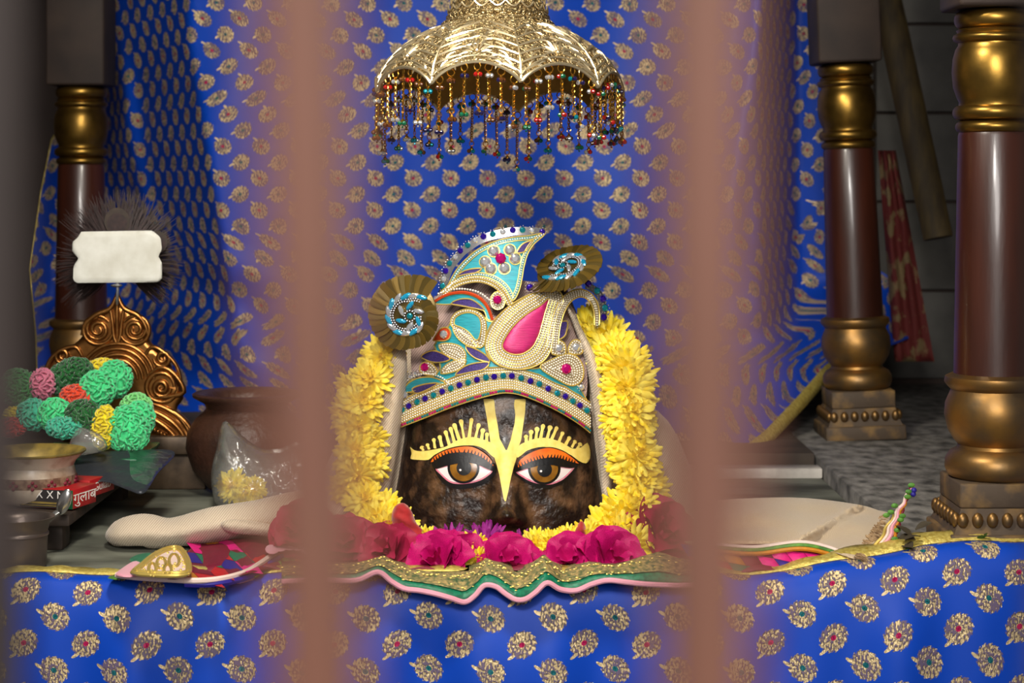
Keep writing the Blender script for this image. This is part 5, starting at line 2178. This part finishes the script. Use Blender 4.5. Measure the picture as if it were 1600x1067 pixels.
# dark feather whisk behind the plaque
mat('feather_brown', srgb(32, 18, 17), 0.65, col2=srgb(54, 32, 30), scale=120, sheen=0.3)
mat('feather_eye', srgb(62, 48, 36), 0.6, 0.0, col2=srgb(44, 34, 26), scale=60)
fw = thing('feather_fan', W(185, 470, 3.62), 'fan of dark brown peacock feathers behind the white plaque', 'feather fan')
m = MB()
for k in range(1900):
    a = R.uniform(-.75, PI + .75)
    ra = R.uniform(60, 118) * (1.0 if abs(a - PI / 2) < .9 else .85)
    x0, y0 = 186 + math.cos(a) * 22, 410 - math.sin(a) * 22
    x1, y1 = 186 + math.cos(a) * ra * .98, 412 - math.sin(a) * ra
    b = R.uniform(-14, 14)
    d = 3.62 + R.uniform(-.03, .03)
    pts = [W(x0 + (x1 - x0) * t + b * math.sin(t * 2.2), y0 + (y1 - y0) * t + 4 * t * t * abs(math.cos(a)), d + .02 * t) for t in (0, .35, .7, 1)]
    m.tube(pts, [.0011, .0012, .0009, .0003], 3)
tag(m.build('barbs', 'feather_brown', fw), kind='stuff')
for x, y, r in ((183, 346, 20), (128, 384, 15), (246, 378, 16)):
    m = MB()
    plaque(m, circle(x, y, r, r * 1.1, 20), lambda a, b: 3.60, -.001, .0005, 6)
    e = m.build('eye_spot', 'feather_eye', fw)
    m = MB()
    plaque(m, circle(x, y + 3, r * .8, r * .84, 16), lambda a, b: 3.60, .0005, .0015, 5)
    m.build('dark_eye', 'feather_brown', e)

# ------------------------------------------------------------------ boxes, film, spoon, tumbler on the left
mat('box_red', srgb(178, 26, 30), 0.4, col2=srgb(160, 20, 26), scale=50)
mat('box_green', srgb(20, 96, 60), 0.45)
mat('print_white', srgb(238, 232, 226), 0.5)
mat('print_dark', srgb(44, 40, 40), 0.5)
mat('steel', srgb(190, 188, 186), 0.22, 0.95)
mat('dull_steel', srgb(120, 108, 102), 0.4, 0.8)
plastic('grey_film', (0.10, 0.10, 0.12, 1), 0.85, 0.3)
plastic('clear_film', (0.93, 0.93, 0.90, 1), 0.16, 0.14)


def text_mesh(s, size):
    c = bpy.data.curves.new('lettering', 'FONT')
    c.body = s
    c.size = size
    c.extrude = 0.0002
    c.align_x = 'CENTER'
    c.align_y = 'CENTER'
    o = bpy.data.objects.new('lettering', c)
    COL.objects.link(o)
    bpy.context.view_layer.update()
    me = bpy.data.meshes.new_from_object(o.evaluated_get(bpy.context.evaluated_depsgraph_get()))
    bpy.data.objects.remove(o)
    bpy.data.curves.remove(c)
    return me


MATS['grey_film'].node_tree.nodes['Glossy BSDF'].inputs['Color'].default_value = (0.32, 0.33, 0.36, 1)
# front carton: dark left face with white letters, red right end with the word
def carton(corner_px, corner_py, d, ang, w, dep, h, name, label):
    """near bottom corner given by pixel; ang turns the box about the vertical"""
    p = W(corner_px, corner_py, d)
    t = thing(name, p, label, 'box')
    M_ = Matrix.Translation(p) @ Matrix.Rotation(ang, 4, 'Z')
    m = MB()
    m.box((-w / 2, dep / 2, h / 2), (w, dep, h), bev=.0012)
    m.v = [M_ @ v for v in m.v]
    m.build('carton', 'box_red', t, angle=30)
    return t, M_, w, dep, h


t1, M1, w1, d1, h1 = carton(114, 796, 2.985, math.radians(-16), .092, .075, .030, 'incense_carton', 'small red printed carton under the steel spoon at the stool edge')
# the end face carries the word; it looks right (+X)
me = text_mesh('गुलाब', .022)
me.materials.append(MATS['print_white'])
E4 = Matrix(((0, 0, 1, 0), (1, 0, 0, 0), (0, 1, 0, 0), (0, 0, 0, 1)))
inst('lettering', me, t1, M1 @ Matrix.Translation((.0006, d1 * .5, h1 * .5)) @ E4 @ Matrix.Diagonal((1.6, 1.0, 1, 1)))
m = MB()
m.box((-w1 / 2 - .006, -.0008, h1 * .5), (w1 * .86, .001, h1 * .94))
m.v = [M1 @ v for v in m.v]
m.build('dark_panel', 'print_dark', t1, smooth=False)
m = MB()
m.box((-w1 / 2 - .004, -.0014, h1 * .28), (w1 * .88, .001, h1 * .10))
m.box((-w1 / 2 - .004, -.0014, h1 * .14), (w1 * .88, .001, h1 * .05))
m.v = [M1 @ v for v in m.v]
m.build('gold_stripe', 'bowl_gold', t1, smooth=False)
m = MB()
m.box((-.006, -.0012, h1 * .5), (.012, .0016, h1 * .96))
m.v = [M1 @ v for v in m.v]
m.build('green_edge', 'box_green', t1, smooth=False)
for q, ch_ in enumerate('MXXM'):
    me = text_mesh(ch_, .017)
    me.materials.append(MATS['print_white'])
    inst('lettering', me, t1, M1 @ Matrix.Translation((-w1 + .016 + q * .0185, -.0018, h1 * .70)) @ FACE)
t2, M2, w2, d2, h2 = carton(140, 778, 3.10, math.radians(-14), .10, .09, .028, 'incense_carton', 'red carton lying behind the front carton under the grey film')
me = text_mesh('Gulab', .020)
me.materials.append(MATS['print_white'])
inst('lettering', me, t2, M2 @ Matrix.Translation((.0006, d2 * .5, h2 * .5)) @ E4 @ Matrix.Diagonal((1.3, 1, 1, 1)))

# flat dark box under the wool garland and the film
fb = thing('flat_box', (-0.725, 0.33, ST), 'flat slate-grey box with a green lid edge under the wool pompoms', 'box')
m = MB()
m.box((-0.725, 0.33, ST + .020), (0.185, 0.21, .040), bev=.002)
m.build('tray', 'print_dark', fb, angle=30)
m = MB()
m.box((-0.725, 0.33, ST + .0435), (0.190, 0.215, .007), bev=.002)
m.build('lid', 'box_green', fb, angle=30)

# grey film packet
m = MB()
film = [(90, 742), (104, 712), (140, 706), (200, 704), (256, 702), (274, 708), (262, 724), (246, 740), (236, 757), (222, 772), (196, 764), (160, 752), (120, 760)]
plaque(m, cr(film, 3, True), lambda x, y: 3.08 + (770 - y) * .0028, -.001, 0.0, 5, bump=lambda x, y: .006 * math.sin((x - y) / 24) + .004 * math.sin((x + y * 2) / 31))
tag(m.build('film_packet', 'grey_film', angle=180), 'shiny dark grey plastic film packet draped over the edge of the stool', 'packet')
# crumpled clear bag behind the bowl
m = MB()
plaque(m, cr([(108, 712), (112, 684), (124, 668), (140, 672), (160, 682), (168, 700), (150, 708)], 3, True), lambda x, y: 3.2, -.02, 0, 5, dome=.02, rad=14, bump=lambda x, y: .006 * noise.noise(Vector((x / 9, y / 9, 0))))
tag(m.build('plastic_pouch', 'clear_film', angle=180), 'small crumpled clear pouch between the enamel bowl and the yellow pompom', 'pouch')

# spoon leaning from the carton to the tumbler
sp_ = thing('spoon', W(45, 848, 2.9), 'bent steel spoon leaning down from the red carton to the tumbler', 'spoon')
m = MB()
hp = cr([(103, 770, 2.93), (104, 784, 2.925), (96, 795, 2.92), (82, 806, 2.915), (64, 826, 2.91), (46, 845, 2.905)], 5)
m.tube([W(*p) for p in hp], [.0065 - .0040 * q / len(hp) if q < len(hp) * .4 else .0042 for q in range(len(hp))], 8, flat=.6)
m.build('handle', 'steel', sp_)
m = MB()
m.ball((0, 0, 0), 1, 14, 8, (.0105, .0045, .021))
P = W(100, 784, 2.918)
m.v = [Matrix.Rotation(.35, 3, 'Y') @ v + P for v in m.v]
m.build('bowl', 'steel', sp_)
tc_ = W(30, 900, 2.84)
tc_.z = 0
tb = thing('steel_tumbler', tc_, 'dull steel tumbler with a wide lip at the front left corner', 'tumbler')
m = MB()
uu = 2.84 / F
m.lathe([(40 * uu, 0), (42 * uu, .004), (43 * uu, .03), (44 * uu, .055), (47 * uu, .066), (54 * uu, .0725), (55 * uu, .0745), (50 * uu, .074), (44 * uu, .066), (41 * uu, .05), (40 * uu, .006), (.001, .005)], tc_, 40, cap=False)
m.lathe([(.001, 0), (40 * uu, 0)], tc_, 40, cap=False)
m.build('cup', 'dull_steel', tb, angle=50)
m = MB()
m.lathe([(43.3 * uu, .046), (45.5 * uu, .048), (45.5 * uu, .051), (44 * uu, .053)], tc_, 40, cap=False)
m.build('ridge', 'dull_steel', tb)

# ------------------------------------------------------------------ brown pot and plastic bag
mat('pot_clay', srgb(50, 30, 22), 0.45, col2=srgb(68, 42, 31), scale=16, bump=0.5, bscale=110, bdist=0.004)
pc = W(386, 780, 3.52)
pc.z = 0
pt = thing('clay_pot', pc, 'round dark brown pot with a wide rim behind the plastic bag', 'pot')
u = 3.52 / F
m = MB()
m.lathe([(40 * u, 0), (60 * u, .012), (84 * u, .045), (95 * u, .085), (92 * u, .115), (80 * u, .138), (68 * u, .150), (63 * u, .158)], pc, 48, cap=False)
m.lathe([(.001, 0), (40 * u, 0)], pc, 48, cap=False)
m.build('body', 'pot_clay', pt, angle=60)
m = MB()
m.lathe([(62 * u, .154), (66 * u, .166), (78 * u, .174), (84 * u, .178), (85 * u, .183), (80 * u, .186), (66 * u, .181), (58 * u, .165), (58 * u, .10), (.001, .09)], pc, 48, cap=False)
m.build('rim', 'pot_clay', pt, angle=60)

bag = thing('plastic_bag', W(400, 790, 3.33), 'crumpled clear plastic bag leaning on the brown pot', 'bag')
m = MB()
bo_ = cr([(348, 660), (360, 662), (378, 680), (408, 700), (440, 700), (470, 690), (500, 720), (510, 770), (480, 796), (410, 799), (345, 795), (332, 768), (330, 738), (338, 700)], 3, True)
plaque(m, bo_, lambda x, y: 3.33 + (790 - y) * .0004, -.03, 0, 6, dome=.045, rad=46, back_dome=.02,
       bump=lambda x, y: .016 * abs(noise.noise(Vector((x / 26, y / 26, 3)))) + .008 * noise.noise(Vector((x / 9, y / 9, 7))))
for v in m.v:
    v.z = max(v.z, .004)
m.build('film', 'clear_film', bag, angle=180)
for q, (x, y, s) in enumerate(((362, 758, .72), (382, 768, .62), (398, 764, .55))):
    Mx = Matrix.Translation(W(x, y, 3.33)) @ Vector((.2 * q - .2, -1, .3)).to_track_quat('Z', 'Y').to_matrix().to_4x4() @ Matrix.Diagonal([s] * 3 + [1])
    tag(inst('chrysanthemum', MUM[q], None, Mx), ['yellow flower head at the left inside the clear plastic bag', 'yellow flower head in the middle inside the clear plastic bag', 'yellow flower head at the right inside the clear plastic bag'][q], 'flower', 'yellow flowers in the plastic bag')

# ------------------------------------------------------------------ things leaning behind the right columns
mat('old_pole', srgb(58, 46, 26), 0.7, col2=srgb(86, 70, 36), scale=12, stretch=(4, 4, .6))
m = MB()
a, b = W(1382, -20, 4.75), W(1466, 372, 4.62)
rows_ = [a.lerp(b, t) for t in (0, .25, .5, .75, 1)]
m.tube(rows_, [.036, .037, .037, .037, .036], 12, flat=.6)
tag(m.build('wooden_batten', 'old_pole'), 'dark olive wooden batten slanting behind the back right column', 'batten')
mm = mat('red_print', srgb(96, 26, 22), 0.8, col2=srgb(120, 100, 66), scale=22, detail=3, ramp=(.52, .60))
m = MB()
rows = []
for i in range(24):
    t = i / 23
    y = 235 + 330 * t
    x0 = 1372 + 26 * t
    x1 = 1400 + 60 * t
    rows.append([W(x0 + (x1 - x0) * s / 9, y, 4.52 + .018 * math.sin(s * 1.5 + t * 3)) for s in range(10)])
sheet(m, rows, thick=.004)
tag(m.build('hanging_cloth', 'red_print', angle=180), 'faded red printed cloth hanging behind the back right column', 'cloth')

# loose leaves by the foot of the near column
lm = MB()
lv = []
for q in range(7):
    t = q / 6
    w_ = math.sin(PI * (t * .9 + .05)) * .32
    lv += [Vector((-w_, t, .12 * math.sin(t * 3))), Vector((0, t, .12 * math.sin(t * 3) - .06)), Vector((w_, t, .12 * math.sin(t * 3)))]
fl = []
for q in range(6):
    for s in range(2):
        fl.append((q * 3 + s, q * 3 + s + 1, q * 3 + s + 4, q * 3 + s + 3))
lm.add(lv, fl)
mat('leaf_dry', srgb(72, 62, 44), 0.7, col2=srgb(52, 46, 34), scale=60)
mat('leaf_pale', srgb(120, 146, 84), 0.6, col2=srgb(90, 120, 60), scale=60)
LM = {k: lm.mesh('leaf', k, recalc=False, angle=180) for k in ('leaf_green', 'leaf_dry', 'leaf_pale')}
LV = [(1446, 858, 'leaf_pale', 'pale'), (1432, 868, 'leaf_pale', 'pale'), (1458, 866, 'leaf_green', 'green'), (1424, 848, 'leaf_dry', 'dry'), (1412, 860, 'leaf_dry', 'dry'), (1438, 846, 'leaf_dry', 'dry'), (1420, 874, 'leaf_dry', 'dry'),
      (1536, 852, 'leaf_green', 'green'), (1544, 862, 'leaf_green', 'green'), (1556, 856, 'leaf_dry', 'dry'), (1490, 864, 'leaf_dry', 'dry'), (1474, 872, 'leaf_dry', 'dry'), (1406, 850, 'leaf_dry', 'dry'), (1430, 836, 'leaf_dry', 'dry')]
LL = ['upper of the two pale green leaves left of the near column plinth', 'lower of the two pale green leaves, on the gold border left of the plinth', 'fresh green leaf touching the left corner of the near column plinth',
      'dry leaf between the garment tail and the near column plinth', 'dry leaf under the right end of the patchwork garment', 'topmost dry leaf but one on the slab left of the plinth', 'dry leaf lowest on the gold border beside the garment',
      'green leaf on the gold border below the front face of the plinth', 'lower green leaf on the gold border below the front face of the plinth', 'rightmost dry leaf on the gold border', 'dry leaf below the left end of the plinth front face',
      'dry leaf on the gold border just left of the plinth corner', 'leftmost dry leaf beside the garment tail', 'topmost dry leaf on the slab left of the near column plinth']
for q_, (x, y, k, w_) in enumerate(LV):
    y = min(y, 862)
    d = max(2.765, floor_d(y, .055))
    y -= 9
    P = W(x, y, d)
    Mx = Matrix.Translation(P) @ Euler((R.uniform(-.3, .5), R.uniform(-.4, .4), R.uniform(0, 6.28))).to_matrix().to_4x4() @ Matrix.Diagonal([R.uniform(.022, .032)] * 3 + [1])
    tag(inst('fallen_leaf', LM[k], None, Mx), LL[q_], 'leaf', 'loose leaves by the near column')
